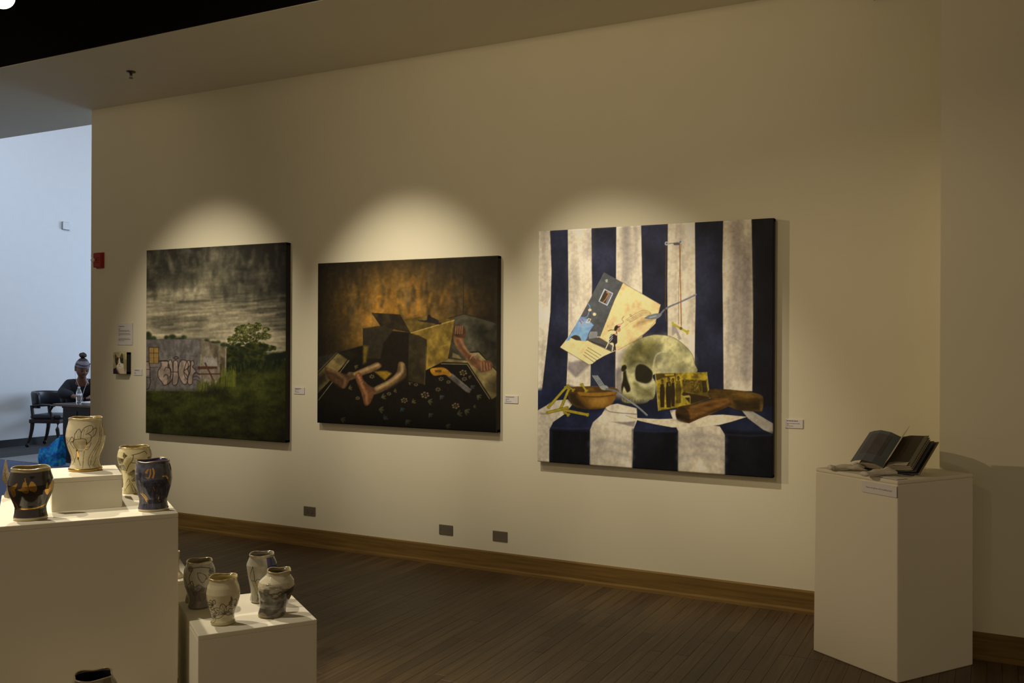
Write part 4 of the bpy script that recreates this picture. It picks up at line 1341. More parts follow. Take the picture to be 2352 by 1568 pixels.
ZB, ZL = 0.914, 0.50
ZR = ZB + 0.127
GP = 'white pedestals of the pottery display'
plinth('pedestal', -0.598, 0.0, 0.0, 0.733, 0, ZB, 'tall white pedestal carrying a white riser block and five vases', GP)
rb = uvp(-0.365, 0.165)
plinth('riser_block', -0.423, -0.177, 0.220, 0.527, ZB, ZR, 'low white riser block standing on the tall pottery pedestal', None, 'riser')
plinth('pedestal', 0.042, 0.478, -0.195, 0.290, 0, ZL, 'low white pedestal with four patterned vases beside the wood floor', GP)
plinth('pedestal', -0.27, 0.187, 0.83, 1.28, 0, 0.45, 'white pedestal mostly hidden behind the tall pottery pedestal', GP)


# ================================================================== vases
FR_C = (130, 940, 1693 / 270.0)
FR_D = (0, 1040, 1199 / 130.0)
FR_L = (400, 1220, 1532 / 340.0)
M_glaze = attr_mat('porcelain_glaze', 0.16, gold=True, bump=0.05, bscale=60, coat=0.5, spec=0.5)
GOLD = np.array([0.62, 0.36, 0.075])
VG = 0.50
VLIGHT = np.array([1.0, 0.96, 0.77])


def alb(c, g=VG):
    return np.clip(lin(c) / (VLIGHT * g), 0.004, 0.85)


class Vase:
    def __init__(self, fr, cx, yb, yt, prof, pos, ppm, base_col, inside, lean=None):
        self.fr, self.cx, self.yb, self.yt = fr, cx, yb, yt
        self.ys = np.array([p[0] for p in prof], float)[::-1]
        self.hw = np.array([p[1] for p in prof], float)[::-1]
        self.pos, self.k = Vector(pos), 1.0 / (fr[2] * ppm)
        self.H = (yb - yt) * self.k / 0.985
        self.base, self.inside = base_col, inside
        self.lean = lean
        self.W, self.Hh = 560, 280
        self.p = Paint(self.W, self.Hh, None, base_col)

    def hwy(self, y):
        return np.interp(y, self.ys, self.hw)

    def cxy(self, y):
        if self.lean is None:
            return self.cx
        return self.cx + np.interp(y, self.lean[0], self.lean[1])

    def m(self, pts):
        out = []
        for x, y in pts:
            a = max(-1, min(1, (x - self.cxy(y)) / self.hwy(y)))
            s = (math.asin(a) + math.pi) / (2 * math.pi)
            out.append((s, (y - self.yt) / (self.yb - self.yt)))
        return out

    def line(self, pts, wd, c, al=0.9, smooth=True, gold=None, soft=1.0):
        if smooth and len(pts) > 2:
            pts = catmull(pts, False)
        self.p.line(self.m(pts), wd * 1.9, c, soft, al, False, gold)

    def poly(self, pts, c, al=1.0, smooth=True, gold=None, soft=1.2, tex=None):
        if smooth:
            pts = catmull(pts, True)
        self.p.poly(self.m(pts), c, soft, al, tex, False, gold)

    def build(self, label, cat='vase', group='hand-painted vases on the white pedestals', lobes=4, amp=0.05, phase=0.77,
              wave=0.004, rim_col=None, rim_gold=0.8, foot_col=None, foot_gold=0.0, name='vase', peak=None, dent=0.012, foot_h=0.008):
        NU, NZ, NI = 320, 140, 22
        w = self.W
        q = w // 4
        img, gold = self.p.img, self.p.gold
        front = img[:, q:3 * q].copy()
        gfront = gold[:, q:3 * q].copy()
        img = np.concatenate([front[:, q:], front, front[:, :q]], 1)
        gold = np.concatenate([gfront[:, q:], gfront, gfront[:, :q]], 1)
        phi = np.linspace(-math.pi, math.pi, NU, endpoint=False)
        t = np.linspace(0, 1, NZ)
        y = self.yb - t * (self.yb - self.yt)
        r_ = np.interp(y, self.ys, self.hw) * self.k
        off = (np.array([self.cxy(a) for a in y]) - self.cx) * self.k
        ramp = np.clip((t - 0.82) / 0.18, 0, 1) ** 1.5
        lob = np.cos(lobes * (phi[None] - phase))
        body = dent * np.sin(3 * phi[None] + 5 * t[:, None]) * np.sin(math.pi * t[:, None])
        RR = r_[:, None] * (1 + amp * ramp[:, None] * lob + body)
        ZZ = t[:, None] * self.H + 0.4 * wave * ramp[:, None] * np.cos(lobes * (phi[None] - phase) + 0.6) * 1.0 + 0 * phi[None]
        if peak is not None:
            pk = peak[1] + (1 - peak[1]) * np.exp(-(((phi[None] - peak[0] + math.pi) % (2 * math.pi) - math.pi) / peak[2]) ** 2)
            lim = pk * self.H
            ZZ = np.where(t[:, None] > 0.35, 0.35 * self.H + (t[:, None] - 0.35) / 0.65 * (lim - 0.35 * self.H), ZZ)
        th = 0.0035
        ti = np.linspace(1, 0.06, NI)
        idx = np.clip((ti * (NZ - 1)).astype(int), 0, NZ - 1)
        RI = np.maximum(RR[idx] - th, 0.002)
        ZI = ZZ[idx] + np.where(ti[:, None] > 0.99, 0.0, 0)
        RI[-1] = 0.001
        Rall = np.concatenate([np.full((1, NU), 0.001), RR, RI])
        Zall = np.concatenate([np.zeros((1, NU)), ZZ, ZI])
        Oall = np.concatenate([[off[0]], off, off[idx]])[:, None]
        front_d = (CAM - self.pos)
        front_d.z = 0
        front_d.normalize()
        right = Vector((-front_d.y, front_d.x, 0))
        sx, cx_ = np.sin(phi)[None], np.cos(phi)[None]
        X = right.x * (Rall * sx + Oall) + front_d.x * Rall * cx_
        Y = right.y * (Rall * sx + Oall) + front_d.y * Rall * cx_
        V = np.stack([X, Y, Zall], -1)
        cols = np.zeros(V.shape[:2] + (4,))
        ji = np.clip(((phi + math.pi) / (2 * math.pi) * w).astype(int), 0, img.shape[1] - 1)
        ki = np.clip(((1 - t) * self.Hh).astype(int), 0, self.Hh - 1)
        g_ = gold[ki][:, ji]
        c_ = alb(img[ki][:, ji])
        c_ = c_ * (1 - g_[..., None]) + GOLD * g_[..., None]
        cols[1:1 + NZ, :, :3] = c_
        cols[1:1 + NZ, :, 3] = g_
        cols[0, :, :3] = alb(self.base)
        cols[1 + NZ:, :, :3] = alb(self.inside)
        root = empty(name, self.pos)
        me = fast_mesh('body', V.reshape(-1, 3), grid_quads(NU, V.shape[0], True))
        set_cols(me, cols.reshape(-1, 4))
        link('body', me, M_glaze, root, smooth=True)
        # lip: a rolled bead along the scalloped edge
        rc = alb(rim_col if rim_col is not None else self.base)
        lipR = RR[-1] - th * 0.5
        lip = [Vector((right.x * (lipR[k] * math.sin(phi[k]) + off[-1]) + front_d.x * lipR[k] * math.cos(phi[k]),
                       right.y * (lipR[k] * math.sin(phi[k]) + off[-1]) + front_d.y * lipR[k] * math.cos(phi[k]), ZZ[-1, k])) for k in range(0, NU, 3)]
        seg, vs, fs, n = 8, [], [], len(lip)
        cen = Vector((right.x * off[-1], right.y * off[-1], 0))
        for p_ in lip:
            o_ = (p_ - cen)
            o_.z = 0
            o_.normalize()
            for k in range(seg):
                a = 2 * math.pi * k / seg
                vs.append(p_ + o_ * (math.cos(a) * 0.0031) + Vector((0, 0, math.sin(a) * 0.0026)))
        for i in range(n):
            for k in range(seg):
                fs.append((i * seg + k, ((i + 1) % n) * seg + k, ((i + 1) % n) * seg + (k + 1) % seg, i * seg + (k + 1) % seg))
        lm = fast_mesh('rim', np.array([tuple(v) for v in vs]), np.array(fs))
        mc = np.zeros((len(vs), 4))
        un = 0.5 + 0.5 * np.sin(np.repeat(np.arange(n), seg) * 0.9 + phase * 7)
        gm = np.clip(rim_gold * (0.6 + 0.6 * un), 0, 1)
        mc[:, :3] = rc * (1 - gm[:, None]) + GOLD * gm[:, None]
        mc[:, 3] = gm
        set_cols(lm, mc)
        link('rim', lm, M_glaze, root, smooth=True)
        # foot ring
        r0 = r_[2]
        fc = alb(foot_col if foot_col is not None else self.base)
        mb = MB().lathe([(r0 * 0.90, 0.0), (r0 * 1.0, 0.0012), (r0 * 1.03, foot_h * 0.35), (r0 * 1.03, foot_h * 0.8), (r0 * 0.995, foot_h * 1.1)], 60, (right.x * off[0], right.y * off[0], 0))
        fo = mb.build('foot', M_glaze, root, True)
        fcol = np.zeros((len(mb.v), 4))
        fcol[:, :3] = fc * (1 - foot_gold) + GOLD * foot_gold
        fcol[:, 3] = foot_gold
        set_cols(fo.data, fcol)
        return tag(root, label, cat, group)


def prof_flip(p):
    return sorted(p, key=lambda a: -a[0])


INK = (44, 37, 26)
CR = (158, 146, 108)

# ---- tall cream vase with a lotus
V1 = Vase(FR_C, 414, 888, 148, prof_flip([(888, 214), (866, 228), (845, 212), (800, 190), (740, 183), (680, 193), (600, 224), (500, 252), (400, 264), (300, 251), (230, 234), (180, 226), (148, 231)]),
          uvp(-0.298, 0.412, ZR), 572, (160, 150, 112), (126, 112, 66))
for L in [[(262, 440), (305, 425), (400, 420), (432, 470), (420, 540), (370, 592), (320, 582), (272, 520), (262, 440)],
          [(275, 425), (280, 350), (330, 285), (357, 330), (352, 420)], [(360, 335), (400, 270), (485, 240), (512, 290), (470, 335), (420, 360)],
          [(500, 300), (556, 280), (542, 360), (492, 410)], [(445, 350), (488, 385), (478, 450), (432, 490)], [(205, 465), (238, 395), (265, 428), (240, 485)],
          [(162, 425), (190, 465), (170, 500)], [(420, 545), (470, 530), (485, 480)], [(470, 540), (440, 575), (400, 570)],
          [(260, 450), (220, 480), (270, 560)], [(300, 590), (290, 680), (250, 790)], [(330, 600), (325, 700), (350, 800)],
          [(400, 590), (390, 680), (380, 830)], [(605, 200), (600, 320), (590, 450), (540, 550), (470, 670), (450, 760), (475, 830)],
          [(640, 210), (620, 330), (610, 470), (560, 560), (500, 680), (480, 800)], [(620, 480), (570, 600), (535, 680)], [(200, 530), (240, 640), (280, 760)],
          [(190, 580), (250, 740)], [(560, 700), (520, 800)], [(660, 300), (675, 400)]]:
    V1.line(L, 1.7, INK, 0.85)
for k in range(7):
    V1.line([(285 + 20 * k, 450), (290 + 18 * k, 560)], 1.0, INK, 0.6)
for L in [[(300, 320), (320, 410)], [(330, 300), (335, 400)], [(400, 290), (380, 400)], [(450, 270), (430, 340)], [(520, 310), (510, 380)]]:
    V1.line(L, 1.0, INK, 0.5)
V1.poly([(270, 440), (300, 430), (395, 425), (425, 470), (412, 540), (365, 585), (320, 575), (278, 515)], (120, 110, 74), 0.35)
V1.line([(305, 585), (318, 640), (322, 712)], 5, (150, 110, 40), 1, gold=1)
V1.line([(425, 470), (425, 540), (385, 585)], 2.5, (150, 110, 40), 1, gold=1)
V1.build('tall cream vase with a drawn lotus, standing on the riser block', phase=0.73, amp=0.03, foot_col=(120, 100, 50), foot_gold=0.75, rim_gold=0.45, foot_h=0.011)

# ---- cream vase with ginkgo leaves
V2 = Vase(FR_C, 1097, 1192, 548, prof_flip([(1192, 160), (1165, 166), (1120, 152), (1050, 150), (950, 166), (850, 200), (750, 225), (680, 233), (600, 222), (565, 208), (548, 210)]),
          uvp(-0.099, 0.575, ZB), 538, (158, 148, 104), (122, 112, 70))
for L in [[(1060, 640), (1160, 620), (1230, 600), (1260, 640)], [(1080, 640), (1075, 700), (1020, 790), (985, 900)], [(1060, 745), (1160, 760), (1260, 780)]]:
    V2.line(L, 2.2, INK, 0.85)
gk = random.Random(3)
for cx, cy, s_, a0 in [(960, 700, 95, 2.6), (960, 780, 90, 2.0), (1090, 850, 110, 1.7), (1110, 940, 90, 1.4), (1270, 690, 90, 0.5), (1000, 650, 60, 3.1)]:
    V2.poly([(cx, cy - s_ * .1)] + [(cx + s_ * math.cos(a0 + d) * 0.8, cy + s_ * math.sin(a0 + d) * 0.8) for d in (-0.8, -0.4, 0, 0.4, 0.8)], (104, 96, 60), 0.8, False)
    for k in range(9):
        d = -0.8 + 0.2 * k
        V2.line([(cx, cy), (cx + s_ * math.cos(a0 + d) * 0.85, cy + s_ * math.sin(a0 + d) * 0.85)], 1.2, INK, 0.75)
    V2.line([(cx + s_ * math.cos(a0 + d) * (0.85 + 0.08 * math.cos(9 * d)), cy + s_ * math.sin(a0 + d) * (0.85 + 0.08 * math.cos(9 * d))) for d in np.linspace(-0.85, 0.85, 12)], 1.8, INK, 0.9)
for L in [[(960, 1150), (985, 1040), (1020, 980), (1040, 1040), (1000, 1090), (970, 1160)], [(1050, 1060), (1080, 1160)], [(1060, 1040), (1120, 1150)]]:
    V2.line(L, 1.8, INK, 0.85)
V2.build('cream vase with drawn ginkgo leaves behind the dark blue vase', phase=0.91, amp=0.035, rim_gold=0.5)

# ---- dark blue vase with gold petals
V3 = Vase(FR_C, 1394, 1452, 752, prof_flip([(1452, 196), (1425, 210), (1400, 200), (1340, 188), (1280, 192), (1200, 214), (1100, 240), (1000, 253), (900, 246), (830, 234), (790, 226), (752, 225)]),
          uvp(-0.076, 0.108, ZB), 600, (52, 52, 59), (40, 44, 70))
nz = 0.75 + 0.5 * fbm(280, 560, 12, 20, 401, 4)
V3.p.img = V3.p.img * nz[..., None]
for k in range(22):
    x0 = 1170 + 22 * k
    V3.line([(x0, 1100 + 60 * math.sin(k)), (x0 + 14 * math.sin(k * 2), 1250), (x0 + 6, 1400)], 2.6, (26, 24, 30), 0.6)
for L in [[(1300, 850), (1260, 960), (1300, 980)], [(1200, 1000), (1250, 1060), (1170, 1080)], [(1560, 900), (1620, 1000)], [(1380, 1050), (1500, 1060), (1440, 1200)]]:
    V3.line(L, 3, (28, 26, 32), 0.6)
for L, wd in [([(1290, 890), (1320, 850), (1300, 900)], 4), ([(1350, 850), (1350, 920), (1330, 970)], 3.4), ([(1385, 840), (1400, 900), (1385, 965)], 4),
              ([(1520, 955), (1565, 960), (1590, 1010), (1605, 1050)], 4), ([(1225, 1195), (1270, 1240), (1305, 1305)], 3.6), ([(1250, 1190), (1290, 1230), (1315, 1290)], 2.4),
              ([(1465, 1240), (1462, 1290), (1480, 1310)], 3), ([(1390, 1090), (1410, 1150)], 2), ([(1300, 960), (1320, 970)], 2.4)]:
    V3.line(L, wd, (170, 120, 40), 0.95, gold=1)
V3.p.img[-14:] = (150, 138, 100)
V3.build('dark blue vase with gold petal strokes on the pedestal corner', phase=0.66, amp=0.05, wave=0.006, rim_col=(70, 62, 60), rim_gold=0.25, foot_col=(150, 138, 100), lobes=3)

# ---- black vase with gold leaves
V4 = Vase(FR_D, 646, 1440, 372, prof_flip([(1440, 300), (1405, 335), (1370, 324), (1300, 308), (1200, 300), (1120, 322), (1000, 372), (900, 412), (800, 434), (700, 440), (600, 428), (500, 400), (430, 386), (372, 382)]),
          uvp(-0.493, 0.112, ZB), 634, (31, 27, 22), (108, 98, 58))
G1, G2 = (150, 105, 28), (110, 74, 18)
for pl in [[(480, 780), (500, 650), (530, 610), (570, 660), (600, 740), (600, 830), (540, 840)], [(610, 760), (620, 660), (660, 605), (720, 650), (760, 740), (740, 820), (680, 810)],
           [(410, 770), (450, 750), (500, 770), (480, 800)], [(215, 760), (280, 720), (340, 680), (400, 640), (370, 740), (310, 790), (250, 800)], [(280, 820), (350, 780), (370, 860), (330, 930)],
           [(915, 800), (960, 780), (1010, 700), (1040, 650), (1070, 700), (1060, 800), (1000, 880), (960, 930), (920, 860)], [(935, 760), (950, 660), (970, 700), (960, 770)]]:
    V4.poly(pl, G1, 0.95, gold=0.9)
    c0 = np.mean(np.array(pl), 0)
    for k in range(len(pl)):
        V4.line([tuple(c0), pl[k]], 1.2, (40, 28, 14), 0.55)
V4.line([(540, 540), (545, 600), (570, 650)], 1.6, G1, 0.9, gold=1)
V4.line([(300, 1000), (370, 1080), (405, 1185)], 3.4, G1, 0.9, gold=1)
V4.line([(400, 1185), (600, 1192), (800, 1170), (945, 1130)], 4, G1, 1, gold=1)
V4.p.img[-18:] = (140, 128, 92)
V4.p.img[:16] = (136, 122, 76)
V4.p.gold[-18:] = 0
V4.build('glossy black vase with gold leaves at the pedestal front', phase=0.94, amp=0.03, wave=0.004, rim_col=(140, 128, 84), rim_gold=0.15, foot_col=(140, 128, 92))

# ---- leaf-shaped vase, mostly hidden behind the black one
def on_plane(px, py, z):
    d = _fw + _rt * ((px - 1176) / F_PX) - _up * ((py - 784) / F_PX)
    return CAM + d * ((z - CAM.z) / d.z)


V5 = Vase(FR_D, 205, 965, 190, prof_flip([(965, 90), (930, 98), (880, 82), (830, 58), (760, 50), (680, 72), (600, 105), (500, 132), (420, 140), (330, 132), (260, 120), (190, 110)]),
          (lambda q: (q.x, q.y, ZB))(on_plane(21, 1141, ZB)), 559, (124, 112, 82), (110, 98, 64))
for k in range(16):
    x0 = 80 + 18 * k
    V5.line([(x0, 300 + 40 * math.sin(k * 3)), (x0 + 30 * math.sin(k), 480), (205 + (x0 - 205) * 0.4, 700), (205 + (x0 - 205) * 0.6, 900)], 1.6, (66, 56, 40), 0.7)
for k in range(8):
    V5.line([(90, 330 + 60 * k), (200, 300 + 60 * k), (320, 350 + 60 * k)], 1.4, (66, 56, 40), 0.6)
V5.build('tan leaf-shaped vase with a pointed tip behind the black vase', lobes=2, amp=0.02, wave=0.0, rim_gold=0.0, peak=(-0.75, 0.62, 0.5), phase=0.63)

# ---- vases of the low pedestal
V6 = Vase(FR_L, 300, 782, 312, prof_flip([(782, 100), (765, 114), (740, 108), (700, 101), (640, 118), (560, 148), (470, 163), (400, 155), (350, 140), (325, 131), (312, 134)]),
          uvp(0.106, 0.178, ZL), 576, (124, 120, 98), (100, 94, 66))
for L in [[(200, 360), (260, 350), (330, 350), (400, 370)], [(280, 400), (330, 410), (370, 450), (330, 500), (290, 450), (280, 400)], [(195, 520), (230, 480), (250, 540), (300, 520), (330, 560), (270, 600), (220, 580)],
          [(240, 600), (260, 680), (220, 760)], [(300, 580), (300, 660), (340, 740)], [(400, 390), (440, 420), (420, 470), (390, 430)], [(160, 460), (190, 560), (200, 660)], [(370, 560), (360, 640), (330, 720)], [(230, 370), (200, 450), (220, 520)]]:
    V6.line(L, 2.3, (38, 33, 26), 0.95)
V6.poly([(140, 540), (260, 560), (340, 600), (420, 620), (400, 780), (190, 790)], (70, 64, 54), 0.7, False, soft=24)
for cx, cy in [(230, 550), (290, 540), (330, 570), (260, 610), (415, 400), (215, 365)]:
    V6.poly([(cx + 26 * math.cos(a), cy + 30 * math.sin(a)) for a in np.linspace(0, 6.28, 7)[:-1]], (64, 58, 50), 0.6)
V6.build('grey vase with dense dark flower drawing at the back of the low pedestal', phase=0.80, amp=0.05, rim_gold=0.4, foot_col=(84, 76, 62))

V7 = Vase(FR_L, 505, 957, 487, prof_flip([(957, 112), (938, 126), (910, 114), (870, 114), (760, 150), (700, 163), (640, 170), (580, 160), (540, 146), (510, 143), (487, 149)]),
          uvp(0.150, -0.082, ZL), 610, (152, 142, 104), (128, 116, 66))
for cx, cy, s_ in [(520, 835, 120), (410, 735, 60), (620, 770, 80), (590, 850, 80), (430, 860, 80)]:
    for k in range(5):
        a = -2.2 + 0.75 * k + cx * 0.01
        e = (cx + s_ * math.cos(a), cy + s_ * math.sin(a))
        n_ = (-math.sin(a) * s_ * 0.28, math.cos(a) * s_ * 0.28)
        mid2 = (cx + s_ * 0.55 * math.cos(a), cy + s_ * 0.55 * math.sin(a))
        V7.line([(cx, cy), (mid2[0] + n_[0], mid2[1] + n_[1]), e, (mid2[0] - n_[0], mid2[1] - n_[1]), (cx, cy)], 1.9, INK, 0.9)
        V7.line([(cx, cy), e], 1.0, INK, 0.7)
V7.poly([(585, 650), (605, 700), (598, 750), (575, 740), (578, 690)], (74, 68, 40), 0.9)
V7.line([(590, 740), (560, 800), (520, 840)], 1.8, INK, 0.9)
V7.poly([(380, 920), (640, 920), (640, 960), (380, 960)], (122, 116, 66), 0.7, False, soft=6)
V7.build('cream vase with drawn lilies at the front of the low pedestal', phase=0.70, amp=0.05, rim_gold=0.5, foot_col=(116, 108, 64))

V8 = Vase(FR_L, 918, 722, 242, prof_flip([(722, 96), (700, 116), (680, 114), (650, 107), (600, 110), (500, 131), (400, 148), (340, 153), (290, 136), (262, 126), (242, 131)]),
          uvp(0.345, 0.150, ZL), 562, (134, 128, 104), (96, 92, 72))
V8.poly([(965, 262), (1075, 262), (1085, 480), (975, 470)], (46, 50, 78), 1, False)
for L in [[(830, 340), (805, 430), (815, 480), (845, 490)], [(830, 340), (845, 420), (850, 480)], [(815, 480), (850, 560), (880, 640), (880, 700)], [(790, 520), (820, 600), (830, 700)], [(845, 480), (880, 540), (890, 600), (870, 700)],
          [(880, 560), (910, 550), (918, 500), (890, 465), (860, 490), (880, 560)], [(780, 380), (772, 450), (785, 500)], [(920, 560), (900, 640), (905, 700)], [(950, 470), (940, 600)]]:
    V8.line(L, 2.0, (48, 44, 32), 0.9)
V8.poly([(845, 490), (880, 520), (885, 600), (865, 640), (845, 560)], (116, 110, 66), 0.6)
V8.line([(865, 500), (878, 545)], 2.0, (160, 110, 40), 0.9, gold=0.8)
V8.build('pale vase with tulips and a blue panel at the back of the low pedestal', phase=0.75, amp=0.055, rim_gold=0.45)

V9 = Vase(FR_L, 1105, 872, 418, prof_flip([(872, 128), (845, 140), (820, 138), (780, 134), (700, 156), (620, 181), (570, 187), (520, 176), (485, 146), (460, 124), (440, 121), (418, 127)]),
          uvp(0.352, -0.068, ZL), 592, (134, 126, 94), (84, 78, 52), lean=([418, 520, 700, 872], [30, 4, -12, -46]))
V9.p.img[:] = (140, 131, 98)
t_ = V9.p.Y / V9.p.h
n1 = fbm(280, 560, 14, 12, 431, 5)
dk = np.clip((t_ - 0.30 + (n1 - 0.5) * 0.35) / 0.12, 0, 1) * np.clip(1.35 - 0.75 * n1, 0, 1)
V9.p.img = V9.p.img * (1 - 0.78 * dk[..., None]) + np.array([44, 40, 34.]) * 0.78 * dk[..., None]
for k in range(26):
    x0 = 930 + 14 * k
    V9.line([(x0, 700 + 20 * math.sin(k)), (x0 + 60, 720 + 12 * math.sin(k * 2)), (x0 + 120, 705 + 20 * math.sin(k * 3))], 1.3, (30, 27, 22), 0.5)
for k in range(9):
    V9.poly([(1150 + 14 * k, 650 - 6 * k), (1165 + 14 * k, 610 - 6 * k), (1185 + 14 * k, 640 - 6 * k), (1170 + 14 * k, 680 - 6 * k)], (36, 32, 26), 0.7)
V9.poly([(930, 845), (960, 815), (1010, 830), (1010, 880), (930, 880)], (120, 108, 76), 0.7)
V9.build('round-bodied vase with a dark painted landscape on the low pedestal corner', phase=0.82, amp=0.075, wave=0.006, rim_gold=0.35, foot_col=(70, 60, 40), foot_gold=0.3, dent=0.02)

# a pot almost hidden behind the grey vase, and one on the hidden pedestal: only their flared feet show
V10 = Vase(FR_L, 215, 712, 420, prof_flip([(712, 56), (690, 60), (650, 52), (600, 34), (540, 30), (480, 36), (440, 40), (420, 42)]),
           uvp(0.088, 0.262, ZL), 556, (122, 110, 84), (90, 82, 60))
V10.build('small footed pot almost hidden behind the grey flower vase', name='pot', cat='pot', group=None, amp=0.03, rim_gold=0.2)

hv = on_plane(405, 1326, 0.45)
V12 = Vase(FR_L, 215, 712, 420, prof_flip([(712, 70), (690, 78), (670, 66), (640, 40), (600, 30), (540, 28), (480, 32), (440, 36), (420, 38)]),
           (hv.x, hv.y, 0.45), 540, (150, 138, 104), (90, 82, 60))
V12.build('small footed pot on the hidden pedestal, only its foot showing', name='pot', cat='pot', group=None, amp=0.03, rim_gold=0.2)

# ---- vase on a very low pedestal at the bottom edge of the picture
bv = lamp_at(214.5, 1550, 3.12)
BH = 0.185
lowz = bv.z - BH
pu, pv = (Vector((bv.x, bv.y, 0)) - PB).dot(PU), (Vector((bv.x, bv.y, 0)) - PB).dot(PV)
plinth('pedestal', pu - 0.2, pu + 0.2, pv - 0.2, min(pv + 0.2, -0.02), 0, lowz, 'very low white pedestal under the vase cut by the bottom edge', GP)
FB = (100, 1480, 7.35)
V11 = Vase(FB, 840, 515 + BH * 0.985 * 7.35 * 678, 515, prof_flip([(515 + f * BH * 0.985 * 7.35 * 678, q) for f, q in [(1.0, 250), (0.95, 280), (0.85, 250), (0.6, 330), (0.4, 390), (0.2, 372), (0.08, 330), (0.0, 318)]]),
           (bv.x, bv.y, lowz), 678, (86, 76, 56), (24, 20, 22))
V11.build('brown-grey vase with a dark inside cut by the bottom edge', phase=0.84, amp=0.09, wave=0.007, rim_col=(110, 100, 70), rim_gold=0.15)

# ================================================================== pedestal with the open book
CL, CM, CR_ = Vector((-0.794, -0.661, 0)), Vector((-0.372, -0.952, 0)), Vector((-0.036, -0.520, 0))
d1 = (CL - CM).normalized()
bang = math.atan2(-d1.y, -d1.x)
bl_, br_ = (CL - CM).length, 0.535
cen = CM + d1 * bl_ / 2 + Vector((-math.sin(bang), math.cos(bang), 0)) * br_ / 2
ZP = 0.931
t = empty('book_pedestal', cen, bang)
taper = 0.010
vb = []
for z, g in ((0, 0.0), (ZP - 0.018, -taper)):
    for sx_, sy_ in ((-1, -1), (1, -1), (1, 1), (-1, 1)):
        vb.append((sx_ * (bl_ / 2 + g * (1 if sx_ < 0 else 0.3)), sy_ * br_ / 2, z))
MB().add(vb, [(3, 2, 1, 0), (4, 5, 6, 7), (0, 1, 5, 4), (1, 2, 6, 5), (2, 3, 7, 6), (3, 0, 4, 7)]).build('body', M_plinth, t, bevel=0.006, seg=3)
vb = [(x_, y_, z_) for z_ in (ZP - 0.0182, ZP) for x_, y_, _ in vb[4:8]]
MB().add(vb, [(3, 2, 1, 0), (4, 5, 6, 7), (0, 1, 5, 4), (1, 2, 6, 5), (2, 3, 7, 6), (3, 0, 4, 7)]).build('top_board', M_plinth, t, bevel=0.006, seg=3)
tag(t, 'freestanding white pedestal by the wall carrying an open book', 'pedestal')


def on_top(px, py, z=ZP):
    d = _fw + _rt * ((px - 1176) / F_PX) - _up * ((py - 784) / F_PX)
    return CAM + d * ((z - CAM.z) / d.z)


# ---- sign on the pedestal's face
nf = Vector((math.sin(bang), -math.cos(bang), 0))      # outward normal of the front-left face
tf = Vector((math.cos(bang), math.sin(bang), 0))
sg = empty('handling_sign', CM - tf * 0.106 + nf * 0.0005 + Vector((0, 0, 0.879)), bang)
MB().box(-0.100, -0.005, -0.026, 0.100, 0, 0.026).build('card', M_paper, sg, bevel=0.0006, seg=1)
MB().box(-0.099, -0.0012, -0.0275, 0.1015, -0.0002, 0.024).build('backing', M_foam, sg)
cu = bpy.data.curves.new('lettering', 'FONT')
cu.body = 'Please use gloves when handling book'
cu.size = 0.0098
cu.align_x = 'CENTER'
cu.align_y = 'CENTER'
cu.materials.append(M_ink)
lo = bpy.data.objects.new('lettering', cu)
lo.parent = sg
lo.location = (0, -0.0054, 0.001)
lo.rotation_euler = (R(90), 0, 0)
COL.objects.link(lo)
bpy.context.view_layer.update()
lme = bpy.data.meshes.new_from_object(lo.evaluated_get(bpy.context.evaluated_depsgraph_get()))
bpy.data.objects.remove(lo)
lo = link('lettering', lme, M_ink, sg)
lo.location = (0, -0.0054, 0.001)
lo.rotation_euler = (R(90), 0, 0)
tag(sg, 'small printed sign stuck to the face of the book pedestal', 'sign')

# ---- card lying flat near the corner
cpos = CM + d1 * 0.075 + Vector((-math.sin(bang), math.cos(bang), 0)) * 0.055
cd = empty('flat_card', (cpos.x, cpos.y, ZP), bang)
MB().box(-0.05, -0.036, 0.0, 0.05, 0.036, 0.0012).build('backing', M_foam, cd)
MB().box(-0.0495, -0.0355, 0.0012, 0.0495, 0.0355, 0.004).build('card', M_paper, cd, bevel=0.0005, seg=1)
tag(cd, 'blank white card lying flat on the book pedestal', 'card')

# ---- open book on a clear stand
wv = Vector((0.917, -0.40, 0)).normalized()
lv = Vector((0.40, 0.917, 0)).normalized()
tilt = R(37)
lt_ = lv * math.cos(tilt) + Vector((0, 0, math.sin(tilt)))
nt_ = (wv.cross(lt_)).normalized()
near = Vector((-0.455, -0.690, ZP + 0.004))
BOOK = Matrix((( wv.x, lt_.x, nt_.x, near.x), (wv.y, lt_.y, nt_.y, near.y), (wv.z, lt_.z, nt_.z, near.z), (0, 0, 0, 1)))
bk = empty('open_book', near)
bk.matrix_world = BOOK
BH_, BW = 0.225, 0.158
M_cover = mat('book_cover', (0.035, 0.04, 0.05), 0.6, var=0.2)
M_tan = mat('book_tan_edge', (0.28, 0.18, 0.07), 0.7)
M_page = mat('book_paper', (0.42, 0.37, 0.26), 0.8, var=0.08, scale=14)
M_pagedark = mat('book_page_print', (0.13, 0.115, 0.075), 0.8, var=0.12, scale=10)
M_slate = mat('book_slate_page', (0.105, 0.125, 0.145), 0.75, var=0.10, scale=12)
M_slate2 = mat('book_slate_print', (0.095, 0.09, 0.095), 0.75, var=0.18, scale=24)


